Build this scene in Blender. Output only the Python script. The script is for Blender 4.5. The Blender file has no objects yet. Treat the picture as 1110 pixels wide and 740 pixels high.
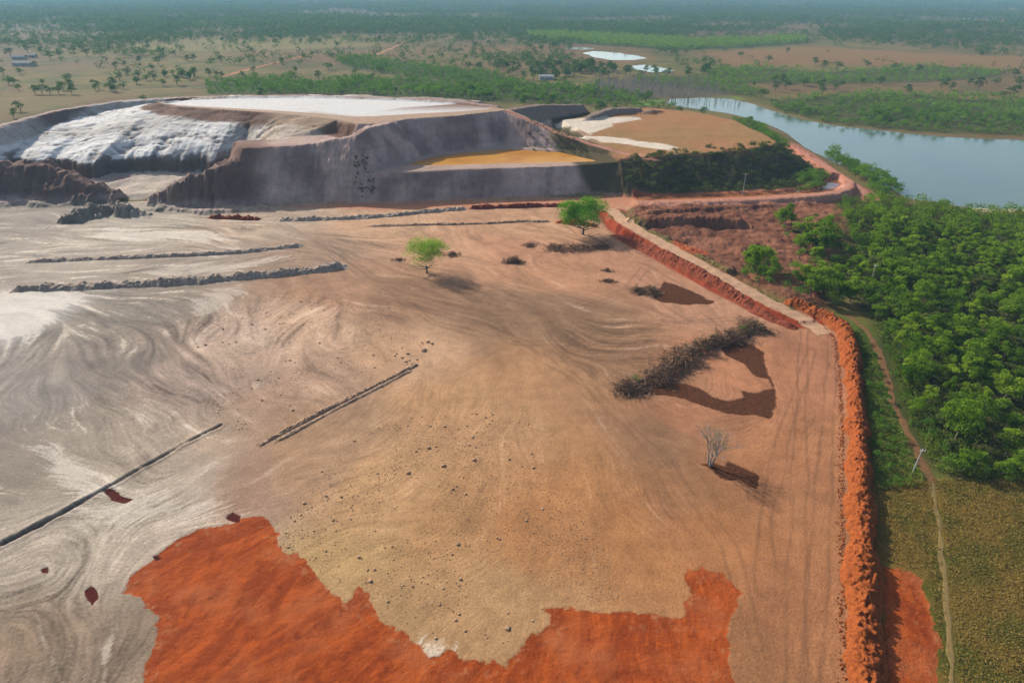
import bpy, bmesh, math, random
import numpy as np
from mathutils import Vector, Matrix

random.seed(11)
rng = np.random.default_rng(11)
SC = bpy.context.scene
COL = SC.collection

# ------------------------------------------------------------------ camera and survey geometry
CAM_H, PITCH, FPX, CU, CV = 80.0, math.radians(27.5), 740.0, 555.0, 370.0
CP, SP = math.cos(PITCH), math.sin(PITCH)

def at(u, v, z=0.0):
    """surveyed ground position (metres) of a spot noted on the photograph, lying at height z"""
    t = (v - CV) / FPX
    k = (CAM_H - z) / (SP + t * CP)
    return ((u - CU) / FPX * k, (CP - t * SP) * k)

def P(pts, z=0.0):
    return np.array([at(p[0], p[1], p[2] if len(p) > 2 else z) for p in pts])

def P3(pts):
    return np.array([(*at(u, v, z), z) for u, v, z in pts])

# ------------------------------------------------------------------ numpy noise
_T = rng.random((16, 256, 256)).astype(np.float32)
def vn(x, y, s, seed=0):
    X = np.asarray(x, dtype=np.float64) / s + 37.3 * seed
    Y = np.asarray(y, dtype=np.float64) / s + 11.7 * seed
    xi = np.floor(X).astype(np.int64); yi = np.floor(Y).astype(np.int64)
    fx = X - xi; fy = Y - yi
    fx = fx * fx * (3 - 2 * fx); fy = fy * fy * (3 - 2 * fy)
    t = _T[seed % 16]
    a = t[yi & 255, xi & 255]; b = t[yi & 255, (xi + 1) & 255]
    c = t[(yi + 1) & 255, xi & 255]; d = t[(yi + 1) & 255, (xi + 1) & 255]
    return (a * (1 - fx) + b * fx) * (1 - fy) + (c * (1 - fx) + d * fx) * fy

def fbm(x, y, s, o=4, seed=0, g=0.5):
    r = 0; A = 1; n = 0
    for k in range(o):
        # rotate each octave so the lattice does not show
        a = 0.6 + 1.1 * k
        xr = x * math.cos(a) - y * math.sin(a); yr = x * math.sin(a) + y * math.cos(a)
        r = r + A * (vn(xr, yr, s / 2 ** k, seed + k) * 2 - 1); n += A; A *= g
    return r / n * 1.6

def sstep(a, b, x):
    t = np.clip((x - a) / (b - a), 0, 1)
    return t * t * (3 - 2 * t)

def seg_dist(X, Y, pts):
    """distance to a polyline and the values (columns 2..) interpolated along it"""
    best = np.full(X.shape, 1e18); pts = np.asarray(pts, float)
    nval = pts.shape[1] - 2
    val = np.zeros((nval,) + X.shape)
    for a, b in zip(pts[:-1], pts[1:]):
        dx, dy = b[0] - a[0], b[1] - a[1]
        L = dx * dx + dy * dy + 1e-12
        t = np.clip(((X - a[0]) * dx + (Y - a[1]) * dy) / L, 0, 1)
        d = (X - a[0] - t * dx) ** 2 + (Y - a[1] - t * dy) ** 2
        m = d < best
        best = np.where(m, d, best)
        for i in range(nval):
            val[i] = np.where(m, a[2 + i] + t * (b[2 + i] - a[2 + i]), val[i])
    return np.sqrt(best), val

def sdf(X, Y, poly):
    poly = np.asarray(poly, float)
    d, _ = seg_dist(X, Y, np.vstack([poly, poly[:1]]))
    ins = np.zeros(X.shape, bool)
    n = len(poly)
    for i in range(n):
        x1, y1 = poly[i]; x2, y2 = poly[(i + 1) % n]
        c = ((y1 > Y) != (y2 > Y)) & (X < (x2 - x1) * (Y - y1) / ((y2 - y1) if y2 != y1 else 1e-12) + x1)
        ins ^= c
    return np.where(ins, -d, d)

def lin(c):
    c = np.asarray(c, float) / 255.0
    return np.where(c <= 0.04045, c / 12.92, ((c + 0.055) / 1.055) ** 2.4)

KA = 0.62                       # photo tone of sunlit ground -> albedo
def alb(r, g, b, k=KA):
    return lin((r, g, b)) * k

# ------------------------------------------------------------------ ground grid (world aligned, spacing grows with distance)
def axis(start, stop, f):
    out = [start]
    while out[-1] < stop:
        out.append(out[-1] + f(out[-1]))
    return np.array(out)

def dxf(x):
    a = abs(x)
    if a < 85: return 0.27
    if a < 260: return 0.27 + 0.0037 * (a - 85)
    return 0.92 + 0.02 * (a - 260)
def dyf(y):
    if y < 115: return 0.25
    if y < 520: return 0.25 + 0.0027 * (y - 115)
    return 1.34 + 0.011 * (y - 520)
xr_ = axis(0.0, 7600, dxf)
GX = np.concatenate([-xr_[:0:-1], xr_])
yb = -np.array([0.0, 30, 80, 160, 300])[::-1]
GY = np.concatenate([yb[:-1], np.arange(0, 48, 3.0), axis(48.0, 13000, dyf)])
NX, NY = len(GX), len(GY)
X, Y = np.meshgrid(GX, GY)
Z = np.zeros_like(X)

def box(pts, pad):
    """index window of the grid round some points"""
    x0, x1 = pts[:, 0].min() - pad, pts[:, 0].max() + pad
    y0, y1 = pts[:, 1].min() - pad, pts[:, 1].max() + pad
    i0, i1 = np.searchsorted(GX, [x0, x1]); j0, j1 = np.searchsorted(GY, [y0, y1])
    return np.s_[max(j0 - 1, 0):j1 + 1, max(i0 - 1, 0):i1 + 1]

def g_sdf(pts, pad=40, far=99.0):
    r = np.full(X.shape, far); w = box(pts, pad)
    r[w] = np.minimum(sdf(X[w], Y[w], pts), far)
    return r

def ridge(pts3, w, slope, rough=0.0, rs=3.0, seed=3):
    global Z
    pts3 = np.asarray(pts3)
    b = box(pts3, pts3[:, 2].max() / slope + w + 4)
    x, y = X[b], Y[b]
    d, val = seg_dist(x, y, pts3)
    if rough: d = d + rough * fbm(x, y, rs, 4, seed) + 0.45 * rough * fbm(x, y * .2, 1.7, 3, seed + 2)
    c = val[0] - slope * np.maximum(0, d - w / 2)
    if rough: c = c + (0.28 * rough * fbm(x, y, rs * .6, 3, seed + 5) + .16 * rough * fbm(x, y, rs * .22, 3, seed + 1)) * sstep(-.5, 1.5, c)
    Z[b] = np.maximum(Z[b], c)

def plateau(pts, z, slope, rough=0.0, rs=3.0, seed=4):
    b = box(pts, z / slope + 6)
    x, y = X[b], Y[b]
    d = sdf(x, y, pts)
    if rough: d = d + rough * fbm(x, y, rs, 3, seed) + 0.5 * rough * fbm(x, y * .12, 1.9, 3, seed + 3) * sstep(0, 3, d)
    Z[b] = np.maximum(Z[b], z - slope * np.maximum(0, d))

def basin(pts, bottom, slope, rim=None):
    b = box(pts, 4)
    d = sdf(X[b], Y[b], pts)
    top = Z[b] if rim is None else rim
    bt = bottom[b] if isinstance(bottom, np.ndarray) else bottom
    Z[b] = np.where(d < 0, np.minimum(Z[b], np.maximum(bt, top - slope * (-d))), Z[b])

# ---- open plain: very gentle relief far away, small undulation on the flat
Z += 1.6 * fbm(X, Y, 420, 3, 1) * sstep(480, 900, Y)
M_POLY = P([(-60, 222), (400, 214), (610, 214), (690, 214), (700, 222), (655, 238), (700, 262), (760, 292), (800, 312),
            (846, 338), (885, 340), (915, 352), (926, 400), (931, 470), (936, 560), (939, 650), (941, 760), (941, 1100), (-400, 1100), (-700, 300)])
sM = g_sdf(M_POLY, 60)
inM = sstep(1.0, -1.0, sM)
Z += inM * (0.16 * fbm(X, Y, 34, 3, 2) + 0.05 * fbm(X, Y, 5, 3, 6))

# ---- disturbed ground right of the haul road
DIST = P([(690, 218), (760, 222), (900, 216), (925, 240), (905, 275), (880, 300), (900, 335), (860, 332), (800, 304), (745, 275), (700, 252), (680, 238)])
sD = g_sdf(DIST, 30)
inD = sstep(3, -3, sD)
Z += inD * (1.1 + 1.0 * fbm(X, Y, 9, 4, 8) + 0.35 * fbm(X, Y, 2.5, 3, 9))
ridge(P3([(690, 236, 3.6), (720, 234, 4.4), (760, 233, 4.2), (800, 236, 3.6)]), 4.5, 0.95, 1.4, 4)
ridge(P3([(700, 228, 2.4), (760, 224.5, 2.6), (840, 221, 2.0)]), 2.0, 0.9, 0.9, 3)
ridge(P3([(700, 250, 2.6), (730, 262, 3.0), (760, 278, 2.6), (790, 290, 2.0)]), 3.0, 0.7, 1.2, 3)

# ---- haul road bank
HAUL = P3([(664, 228, 1.2), (676, 240, 2.2), (700, 254, 2.8), (740, 276, 2.9), (780, 298, 2.7), (815, 317, 2.0), (845, 333, 1.1), (868, 343, 0.5)])
ridge(HAUL, 6.6, 1.1, 0.5, 2.5)

# ---- the breached tailings dam: upper cell
U_POLY = P([(-150, 192, 12), (-80, 168, 20), (0, 136, 21), (60, 120, 21), (130, 109.5, 21), (230, 104.5, 21), (330, 103.5, 21), (430, 106.5, 21),
            (500, 110.5, 21), (536, 115, 21), (549, 121, 21), (500, 125, 21), (440, 129, 21), (405, 134, 21), (385, 145, 21),
            (342, 155, 20), (300, 159, 20), (265, 166, 18), (255, 160, 18), (235, 158, 18), (150, 156, 18), (60, 156, 18), (-20, 170, 14), (-80, 186, 12)])
plateau(U_POLY, 20.0, 1.12, 1.0, 7)
EMB_S = g_sdf(U_POLY, 30)
W_POLY = P([(-160, 178, 13), (-40, 152, 17), (8, 138.5, 20), (66, 122.5, 21), (140, 113, 20), (230, 106.5, 20), (330, 105.5, 20), (430, 108.5, 20), (500, 112.5, 20),
            (532, 117, 20), (520, 121, 20), (440, 127, 20), (404, 132, 20), (385, 141, 20), (345, 151, 18.5), (300, 155, 18.5), (262, 162, 16),
            (250, 172, 14), (237, 178, 12), (215, 190, 8), (195, 205, 3), (175, 214, 1), (115, 214, 1), (95, 200, 4), (60, 190, 6), (0, 188, 8), (-90, 190, 8)])
PW = P([(172, 112.5, 20), (200, 107.5, 20), (250, 105.5, 20), (330, 105.5, 20), (430, 108.5, 20), (500, 112.5, 20), (534, 117, 20),
        (520, 121.5, 20), (470, 126, 20), (404, 131.5, 20), (360, 127, 20), (300, 121.5, 20), (240, 118, 20), (195, 115, 20)])
# scarp: a low cliff across the eroded white slope
SCARP = P([(-90, 168, 10), (-20, 166, 10), (25, 168, 10), (48, 171, 10), (61, 171, 9), (85, 174, 9), (104, 177.5, 9), (120, 173, 9), (136, 171, 9), (160, 173, 9),
           (190, 171.5, 9), (216, 171, 9), (232, 174, 9), (262, 165, 10)])
U1 = P([(172, 111), (230, 104.5), (330, 103.5), (430, 106.5), (500, 110.5), (536, 115), (549, 121, 24.4), (500, 125), (440, 129), (405, 134), (388, 137, 24), (360, 129), (300, 122.5), (240, 118.5), (195, 115.5)], 25.0)
SCARP = np.vstack([SCARP, [[at(280, 163, 14)[0], 312], [at(296, 160, 18)[0], 282], [at(330, 155, 18)[0], 262], [60, 255]]])
bw = box(W_POLY, 8)
xw, yw = X[bw], Y[bw]
ys = np.interp(xw, SCARP[:, 0], SCARP[:, 1]) + 4.2 * fbm(xw, yw * .3, 14, 5, 5) + .8 * fbm(xw, yw * .2, 2.2, 2, 8)
lump = fbm(xw * 0.45, yw * 1.3 + 9 * fbm(xw, yw, 40, 2, 3), 7.5, 4, 7)
dsc = np.maximum(yw - ys, 0); du1 = np.maximum(sdf(xw, yw, U1), 0)
hi = 8.8 + 15.2 * (dsc / (dsc + du1 + 1e-6)) ** .78 + 0.45 * lump
hi = hi + 0.8 * np.abs(fbm(xw * .5, yw, 16, 2, 11))
qq = hi * 0.95 + 1.3 * fbm(xw * .35, yw, 9, 4, 2) + 0.5 * fbm(xw * .4, yw, 2.6, 3, 9)
ter = (np.floor(qq) + sstep(.72, 1.0, qq - np.floor(qq)))
tw = sstep(1, 8, du1)
hi = hi + tw * (.55 * (ter - qq)) + .12 * fbm(xw * .5, yw, 2.2, 3, 1)
lo = np.interp(yw, [262, 285, 300, 315], [0.2, 0.9, 2.2, 3.6]) + 0.5 * fbm(xw, yw, 6, 4, 12)
wz = np.where(yw > ys, hi, lo + (hi - lo) * sstep(ys - 3.0, ys, yw))
crk = sstep(.16, .02, np.abs(fbm(xw * .32, yw, 7.5, 4, 3))) * sstep(-.4, .3, fbm(xw, yw, 14, 3, 10)) * (yw > ys + 1)
wz = wz - .55 * crk
WS = np.zeros_like(X); WS[bw] = wz
CRK = np.zeros_like(X); CRK[bw] = crk
dW = sdf(xw, yw, W_POLY); kW = sstep(0, -4.5, dW)
Z[bw] = Z[bw] * (1 - kW) + wz * kW
sW = g_sdf(W_POLY, 20)
# upper settling cell: high bank with the white pond on top
plateau(U1, 25.0, 1.1, 0.8, 7, 6)
sU1 = g_sdf(U1, 30)
PW = P([(176, 111.5), (200, 107.5), (250, 105.2), (330, 104.4), (430, 107.3), (500, 111.6), (533, 116.2), (528, 118.3), (500, 120.6), (440, 123.6), (404, 126), (380, 126), (340, 122.5), (300, 119.6), (240, 116.4), (195, 113.8)], 25)
basin(PW, 24.35, 1.6, 25.0)
sPW = g_sdf(PW, 30)
ridge(P3([(-160, 190, 13), (-60, 160, 18), (0, 136, 21), (60, 120, 22.5), (130, 109.5, 24), (180, 106.5, 25), (230, 104.5, 25.2), (330, 103.4, 25.2), (430, 106.4, 25.2), (500, 110.4, 25.2), (536, 114.8, 25.2)]), 4.5, 1.0, 0.5, 5)
# eroded remnants of the front wall
ridge(P3([(302, 159, 19.6), (285, 161, 18.8), (270, 166, 17.5), (250, 174, 15.5), (235, 182, 13.6), (206, 190, 11.2), (186, 199, 8.4), (172, 209, 4.6)]), 3.0, 1.12, 2.6, 6, 21)
ridge(P3([(270, 185, 10.5), (248, 192, 8.5), (225, 200, 6.0)]), 1.5, 1.1, 1.5, 4, 23)
ridge(P3([(-140, 188, 13), (-60, 180, 13.6), (0, 176, 13.6), (40, 179, 12.6), (72, 188, 10.2), (95, 198, 7.2), (114, 207, 4)]), 3.0, .98, 3.2, 7, 24)
ridge(P3([(-60, 196, 7.5), (20, 192, 7.5), (60, 197, 6.5), (92, 206, 4.5)]), 3, 1.0, 1.6, 5, 26)
ridge(P3([(66, 236, 1.8), (82, 228, 3.4), (100, 221, 4.2), (122, 219, 4.0), (140, 222, 3.8), (154, 228, 2.0)]), 1.6, 1.0, 2.8, 3.0, 25)
ridge(P3([(-60, 216, 1.0), (-10, 219, 1.4), (30, 216, 1.6), (58, 222, .8), (75, 217, 1.4)]), 3.5, .45, 2.2, 7, 27)
ridge(P3([(160, 226, .8), (178, 222, 1.5), (200, 226, .7), (230, 228, 1.1), (262, 225, .9), (300, 223, .6)]), 2.5, .5, 2.2, 6, 28)
# lower cell
L_POLY = P([(404, 186.5), (440, 186.5), (500, 183.5), (600, 180.5), (645, 178), (676, 175), (700, 168), (690, 158), (640, 150), (600, 140),
            (540, 130), (440, 140), (392, 155), (388, 170)], 11.0)
plateau(L_POLY, 11.0, 1.15, 0.35, 6)
sL = g_sdf(L_POLY, 20)
PY_ = P([(436, 179.5), (452, 175.5), (475, 170.5), (510, 166), (555, 162.5), (608, 166), (650, 175.8), (642, 177.6), (600, 178.8), (540, 180), (470, 182), (445, 181.5)], 9.9)
basin(PY_, 8.8, 0.8, 10.8)
sPY = g_sdf(PY_, 20)
RAMP = P3([(549, 120, 24.6), (575, 131, 21), (600, 142, 17.5), (640, 156, 13.6), (680, 167, 11.8), (712, 174, 11)])
ridge(RAMP, 6.0, 0.95, 0.3, 4)
# right-hand plateau (B), rear spoil ridges
B_POLY = P([(672, 172), (700, 170), (740, 166.5), (790, 164), (838, 157.5), (842, 153), (822, 143), (795, 130), (748, 120.5), (700, 117), (650, 124), (610, 130), (640, 150)], 12.0)
plateau(B_POLY, 12.0, 0.62, 1.0, 8)
sB = g_sdf(B_POLY, 40)
bb = box(B_POLY, 4)
Z[bb] += sstep(2, -4, sB[bb]) * 0.35 * fbm(X[bb], Y[bb], 14, 3, 13)
ridge(P3([(556, 118, 22), (585, 113.5, 19.5), (628, 113.3, 16.8)]), 4, 1.05, 0.6, 5)
ridge(P3([(628, 131, 12), (642, 124, 14.5), (662, 117.2, 15.6), (690, 117, 14.6)]), 4, 1.0, 0.6, 5)
ridge(P3([(694, 122, 12.8), (706, 119, 14.3), (716, 120, 13)]), 2, 0.8, 0.8, 3)

ridge(P3([(300, 159, 19.6), (342, 155, 20.6), (385, 146, 24), (403, 136.5, 26), (440, 129, 25.2)]), 3.5, 1.12, 0.9, 6, 9)
# ---- ring road bank round the foot of plateau B, with the drain inside it
RING = P3([(700, 219, 1.0), (760, 218, 1.6), (830, 214.5, 2.6), (880, 211.5, 3.4), (905, 208.5, 3.6), (921, 203, 3.2), (921, 197, 2.4)])
ridge(RING, 4.0, 1.05, 0.3, 3)
OUTR = P3([(856, 154, 1.4), (868, 161, 1.6), (885, 173, 1.8), (903, 186, 2.0), (921, 197, 2.0), (934, 206, 1.2), (938, 213, .6)])
ridge(OUTR, 5.2, 0.8, 0.3, 3)
CHAN = P([(686, 211.5), (740, 210.5), (800, 209), (850, 206.5), (878, 203.5), (893, 199), (902, 192), (910, 193), (915, 199), (908, 203.5), (885, 208), (830, 212), (760, 215), (690, 216.5)])
basin(CHAN, -0.9, 0.7, 0.3)
sC = g_sdf(CHAN, 20)

# ---- reservoir and the far ponds
LAKE = P([(722, 113), (727, 107), (760, 106), (790, 107), (815, 113), (838, 121), (870, 130), (905, 136.5), (950, 141.5), (1000, 146.5), (1060, 150), (1130, 153),
          (1400, 160), (1800, 168), (1800, 240), (1400, 232), (1130, 227), (1075, 227.5), (1040, 224), (1010, 218), (985, 215), (972, 206), (950, 195), (925, 184), (900, 174),
          (880, 163), (864, 153), (848, 142), (822, 131), (790, 123), (755, 118)], -0.6)
sK = g_sdf(LAKE, 60)
sK = sK + 1.6 * fbm(X, Y, 16, 3, 14) * (np.abs(sK) < 40)
Z = np.where(sK < 9, np.minimum(Z, np.where(sK > 0, -0.6 + 0.12 * sK + 0.0 * Z, -0.6 + 0.22 * sK).clip(-4, 9)), Z)
FP = [P([(634, 58.5), (644, 56.6), (668, 58.2), (690, 61.5), (704, 64), (690, 66), (662, 65.5), (646, 63)]),
      P([(682, 72.5), (698, 70.6), (715, 73), (734, 77), (728, 79.5), (704, 79)]),
      P([(616, 53), (626, 51.6), (642, 52.6), (632, 54)])]
FPz = []
for q in FP:
    s = g_sdf(q, 60)
    bq = box(q, 30)
    zq = float(np.median(Z[bq])) - 0.6
    FPz.append(zq)
    s = s + 6 * fbm(X, Y, 40, 3, 15) * (np.abs(s) < 50)
    Z = np.where(s < 30, np.minimum(Z, np.where(s > 0, zq + 0.1 + 0.04 * s, zq - 0.5)), Z)

# ---- bare red soil showing through the thin tailings sheet
RED = P([(140, 625), (170, 600), (215, 575), (262, 563), (285, 560), (296, 578), (302, 595), (313, 598), (325, 597), (333, 612), (345, 628), (365, 645), (374, 653), (383, 650), (390, 633), (397, 640),
         (403, 655), (412, 668), (430, 680), (447, 692), (462, 712), (478, 714), (487, 701), (500, 710), (520, 718), (545, 717), (563, 708), (572, 696), (590, 686), (600, 676), (597, 664), (592, 659),
         (620, 657), (660, 662), (700, 667), (735, 668), (745, 645), (741, 613), (750, 618), (762, 616), (785, 625), (800, 642), (793, 660), (788, 690), (796, 720), (800, 760), (800, 900), (150, 900),
         (156, 740), (168, 700), (170, 682), (160, 664), (150, 650), (139, 640)])
SPOTS = [P([(91, 640), (98, 635), (106, 638), (107, 648), (100, 655), (92, 652)]),
         P([(114, 528), (125, 530), (133, 538), (146, 541), (135, 545), (122, 541), (110, 534)]),
         P([(245, 561), (253, 557), (260, 560), (259, 566), (249, 567)]),
         P([(160, 603), (168, 600), (178, 604), (170, 609)]), P([(46, 617), (50, 616), (51, 620), (47, 620)])]
BROWN = [P([(700, 426), (720, 427), (745, 433), (763, 440), (790, 448), (816, 450), (836, 455), (841, 440), (841, 417), (835, 406), (828, 394), (828, 383), (819, 373), (812, 362), (780, 376), (786, 385),
            (807, 394), (815, 406), (832, 411), (836, 421), (820, 427), (805, 424), (807, 431), (790, 435), (773, 430), (758, 420), (743, 416), (722, 414)]),
         P([(761, 503), (787, 519), (803, 521), (820, 529), (823, 516), (811, 510), (797, 504), (788.5, 499), (786, 505), (773, 501)]),
         P([(706, 323), (720, 305), (744, 313), (759, 320), (768, 325), (776, 326), (768, 330), (744, 330), (718, 328)])]
edge = 0.75 * fbm(X, Y, 3.6, 4, 5) + 0.4 * fbm(X, Y, 1.0, 3, 9)
RED2 = P([(954, 613), (985, 620), (1003, 626), (1008, 655), (1013, 685), (1022, 770), (1030, 900), (960, 900), (957, 740)])
sR = np.minimum(g_sdf(RED, 30), g_sdf(RED2, 30)) + edge
sDK = np.full(X.shape, 99.0)
for s in SPOTS: sDK = np.minimum(sDK, g_sdf(s, 12))
sDK = sDK + 0.5 * edge
sBR = np.full(X.shape, 99.0)
for s in BROWN: sBR = np.minimum(sBR, g_sdf(s, 12))
sBR = sBR + 0.55 * edge
Z -= 0.12 * sstep(0.4, -0.4, sR) + 0.15 * sstep(0.3, -0.3, sDK) + 0.12 * sstep(0.4, -0.4, sBR)
Z += .10 * fbm(X, Y, 2.2, 4, 2) * sstep(.5, -1, sR)

DITCH = P([(240, 460), (200, 480), (160, 503), (120, 526), (80, 549), (40, 571), (10, 586), (-50, 616), (-160, 668)])
bd = box(DITCH, 6)
dD = np.full(X.shape, 99.0); dD[bd] = seg_dist(X[bd], Y[bd], DITCH)[0] + .34 * fbm(X[bd], Y[bd], 2.2, 4, 5) + .28 * fbm(X[bd], Y[bd], 8, 2, 3)
Z -= .7 * sstep(.62, .2, dD) * (.35 + .65 * sstep(-.5, .3, fbm(X, Y, 7, 3, 6)))
Z += .16 * np.exp(-((dD - 1.0) / .4) ** 2) * (.4 + vn(X, Y, 3, 4))

def tz(x, y):
    """height of the ground at (x, y); arrays or numbers"""
    x = np.asarray(x, float); y = np.asarray(y, float)
    i = np.clip(np.searchsorted(GX, x) - 1, 0, NX - 2); j = np.clip(np.searchsorted(GY, y) - 1, 0, NY - 2)
    fx = np.clip((x - GX[i]) / (GX[i + 1] - GX[i]), 0, 1); fy = np.clip((y - GY[j]) / (GY[j + 1] - GY[j]), 0, 1)
    return (Z[j, i] * (1 - fx) + Z[j, i + 1] * fx) * (1 - fy) + (Z[j + 1, i] * (1 - fx) + Z[j + 1, i + 1] * fx) * fy

# ------------------------------------------------------------------ flow streaks in the dried tailings (line integral convolution)
GUIDES = [[(330, 255), (380, 290), (430, 325), (500, 350), (570, 370), (620, 400), (660, 450), (720, 500), (800, 560), (870, 610)],
          [(480, 250), (560, 300), (640, 350), (690, 362)], [(880, 360), (890, 430), (885, 520), (880, 620), (875, 760)],
          [(640, 480), (700, 560), (800, 620), (850, 700)], [(0, 330), (80, 340), (160, 370), (180, 420), (200, 470)],
          [(80, 430), (130, 480), (150, 500)], [(0, 480), (100, 500)], [(0, 590), (60, 570), (100, 590), (95, 620), (60, 640), (20, 650)],
          [(240, 548), (150, 570), (100, 600), (80, 640), (70, 700), (85, 780)], [(0, 657), (38, 660), (48, 700), (68, 780)],
          [(180, 620), (130, 650), (118, 690), (118, 780)], [(0, 250), (150, 255), (300, 262), (370, 280)], [(0, 300), (200, 290), (340, 280)],
          [(560, 440), (550, 500), (500, 560), (430, 600)], [(450, 400), (440, 450), (420, 500)], [(160, 760), (250, 670), (400, 580)],
          [(300, 760), (400, 680), (470, 640)], [(430, 760), (560, 690)], [(620, 760), (660, 670)], [(760, 760), (765, 640)],
          [(210, 530), (330, 500), (420, 460)], [(700, 380), (640, 380), (600, 360)], [(830, 460), (780, 480), (700, 470)], [(200, 350), (260, 400), (300, 450)],
          [(350, 330), (320, 380), (300, 420)], [(900, 760), (910, 560), (905, 400)], [(0, 420), (40, 380), (60, 340)]]
gp, gd = [], []
for g in GUIDES:
    q = P(g)
    for a, b_ in zip(q[:-1], q[1:]):
        n = max(2, int(np.hypot(*(b_ - a)) / 6))
        for k in range(n):
            gp.append(a + (b_ - a) * (k + .5) / n)
            gd.append(math.atan2(*(b_ - a)[::-1]))
gp = np.array(gp); gd = np.array(gd)
cx_ = np.arange(-215, 104, 4.0); cy_ = np.arange(44, 304, 4.0)
ccx, ccy = np.meshgrid(cx_, cy_)
C2 = np.zeros_like(ccx); S2 = np.zeros_like(ccx)
for p, a in zip(gp, gd):
    w = 1.0 / ((ccx - p[0]) ** 2 + (ccy - p[1]) ** 2 + 12) ** 1.5
    C2 += w * math.cos(2 * a); S2 += w * math.sin(2 * a)
def bil(A, gx0, gy0, st, x, y):
    fx = np.clip((x - gx0) / st, 0, A.shape[1] - 1.001); fy = np.clip((y - gy0) / st, 0, A.shape[0] - 1.001)
    i = fx.astype(np.int64); j = fy.astype(np.int64); fx = fx - i; fy = fy - j
    return (A[j, i] * (1 - fx) + A[j, i + 1] * fx) * (1 - fy) + (A[j + 1, i] * (1 - fx) + A[j + 1, i + 1] * fx) * fy
def blur(a, n):
    for _ in range(n):
        a = (a + np.roll(a, 1, 0) + np.roll(a, -1, 0)) / 3
        a = (a + np.roll(a, 1, 1) + np.roll(a, -1, 1)) / 3
    return a
def lic(x0, x1, y0, y1, st, nb, steps, ds, hp):
    lx, ly = np.meshgrid(np.arange(x0, x1, st), np.arange(y0, y1, st))
    ang = 0.5 * np.arctan2(bil(S2, -215, 44, 4.0, lx, ly), bil(C2, -215, 44, 4.0, lx, ly)) + 0.5 * fbm(lx, ly, 26, 3, 4) + .5 * fbm(lx, ly, 9, 3, 2)
    DX, DY = np.cos(ang), np.sin(ang)
    src = blur(np.random.default_rng(3).random(lx.shape), nb)
    acc = src.copy(); n = 1
    for sg in (1, -1):
        px, py = lx.copy(), ly.copy(); vx, vy = DX * sg, DY * sg
        for _ in range(steps):
            px += vx * ds; py += vy * ds
            i = np.clip(((px - x0) / st).astype(np.int64), 0, lx.shape[1] - 1); j = np.clip(((py - y0) / st).astype(np.int64), 0, lx.shape[0] - 1)
            ex, ey = DX[j, i], DY[j, i]
            f = np.sign(ex * vx + ey * vy); f[f == 0] = 1
            vx, vy = ex * f, ey * f
            acc += src[j, i]; n += 1
    acc /= n
    lo_ = blur(acc[::4, ::4], hp).repeat(4, 0).repeat(4, 1)[:acc.shape[0], :acc.shape[1]]
    acc -= lo_
    acc /= np.sqrt(blur(acc[::4, ::4] ** 2, 20).repeat(4, 0).repeat(4, 1)[:acc.shape[0], :acc.shape[1]]) + 1e-9
    m = (X > x0 + .5) & (X < x1 - 1) & (Y > y0 + .5) & (Y < y1 - 1)
    r = np.zeros_like(X); r[m] = bil(acc, x0, y0, st, X[m], Y[m])
    return r, m
S_F, m_ = lic(-215, 100, 46, 300, .45, 0, 8, .55, 10)
S_N, m_ = lic(-118, 84, 46, 152, .23, 0, 8, .35, 10)
wn_ = m_ * sstep(151, 135, Y) * sstep(83, 76, X) * sstep(-117, -108, X)
S_F = S_F * (1 - wn_) + S_N * wn_ + 0.0
S_M, m_ = lic(-215, 100, 46, 300, .45, 4, 11, .7, 12)
S_C, m_ = lic(-215, 100, 46, 300, .6, 12, 14, 1.1, 14)
# ------------------------------------------------------------------ soil colours (albedo; the mud tones include painted sheen)
MUD = [  # u, v, r, g, b, wet, streak; left-hand greys carry the wet sheen
 (20,240,150,140,128,.5,.8),(150,250,178,168,152,.5,.9),(280,250,185,165,145,.3,.7),(60,300,168,155,140,.6,.9),(200,290,165,150,135,.5,.9),(330,275,160,135,115,.3,.8),
 (20,345,190,184,178,.9,.7),(120,340,132,120,106,.7,.8),(60,420,135,125,115,.8,1),(140,400,128,115,103,.7,1),(200,420,160,140,128,.5,1),(20,520,150,138,125,.6,1),
 (110,500,172,158,142,.5,1),(240,370,185,162,145,.3,.6),(330,350,195,165,140,.2,.6),(420,380,190,155,125,.2,.6),(300,430,180,150,128,.2,.6),(270,530,165,135,115,.4,.25),
 (330,490,172,140,112,.2,.4),(60,580,172,160,146,.5,1),(130,580,188,176,160,.4,1),(40,700,140,122,104,.4,1),(110,720,150,132,114,.4,.9),(200,560,190,176,160,.4,.7),
 (370,310,165,130,105,.2,.8),(480,270,190,150,120,.1,.5),(560,270,185,140,112,.1,.5),(420,240,195,160,130,.1,.5),(560,240,190,150,120,.1,.5),(450,320,150,118,94,.2,.8),
 (560,345,142,113,89,.2,.9),(630,365,138,110,86,.2,.9),(600,300,182,138,108,.1,.5),(690,300,180,135,108,.1,.5),(660,400,145,112,86,.2,.8),(720,480,150,115,88,.2,.8),
 (560,420,175,135,100,.1,.5),(480,450,180,142,106,.1,.4),(400,530,182,146,108,.1,.4),(500,560,178,138,98,.1,.4),(600,560,178,130,88,.1,.35),(560,650,175,140,102,.1,.3),
 (700,600,176,126,84,.1,.4),(750,560,160,118,86,.1,.6),(850,400,178,126,94,.1,.4),(890,400,172,122,94,.1,.4),(860,500,172,122,88,.1,.4),(800,600,176,124,84,.1,.4),
 (870,650,166,116,82,.1,.5),(840,720,160,114,80,.1,.5),(760,460,165,118,90,.1,.6),(780,340,178,136,110,.1,.5),(430,690,170,138,100,.1,.3),(340,600,190,158,112,.1,.3)]
mp = P([(m[0], m[1]) for m in MUD])
mv = np.array([list(lin(m[2:5]) * KA) + [m[5], m[6]] for m in MUD])
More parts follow.
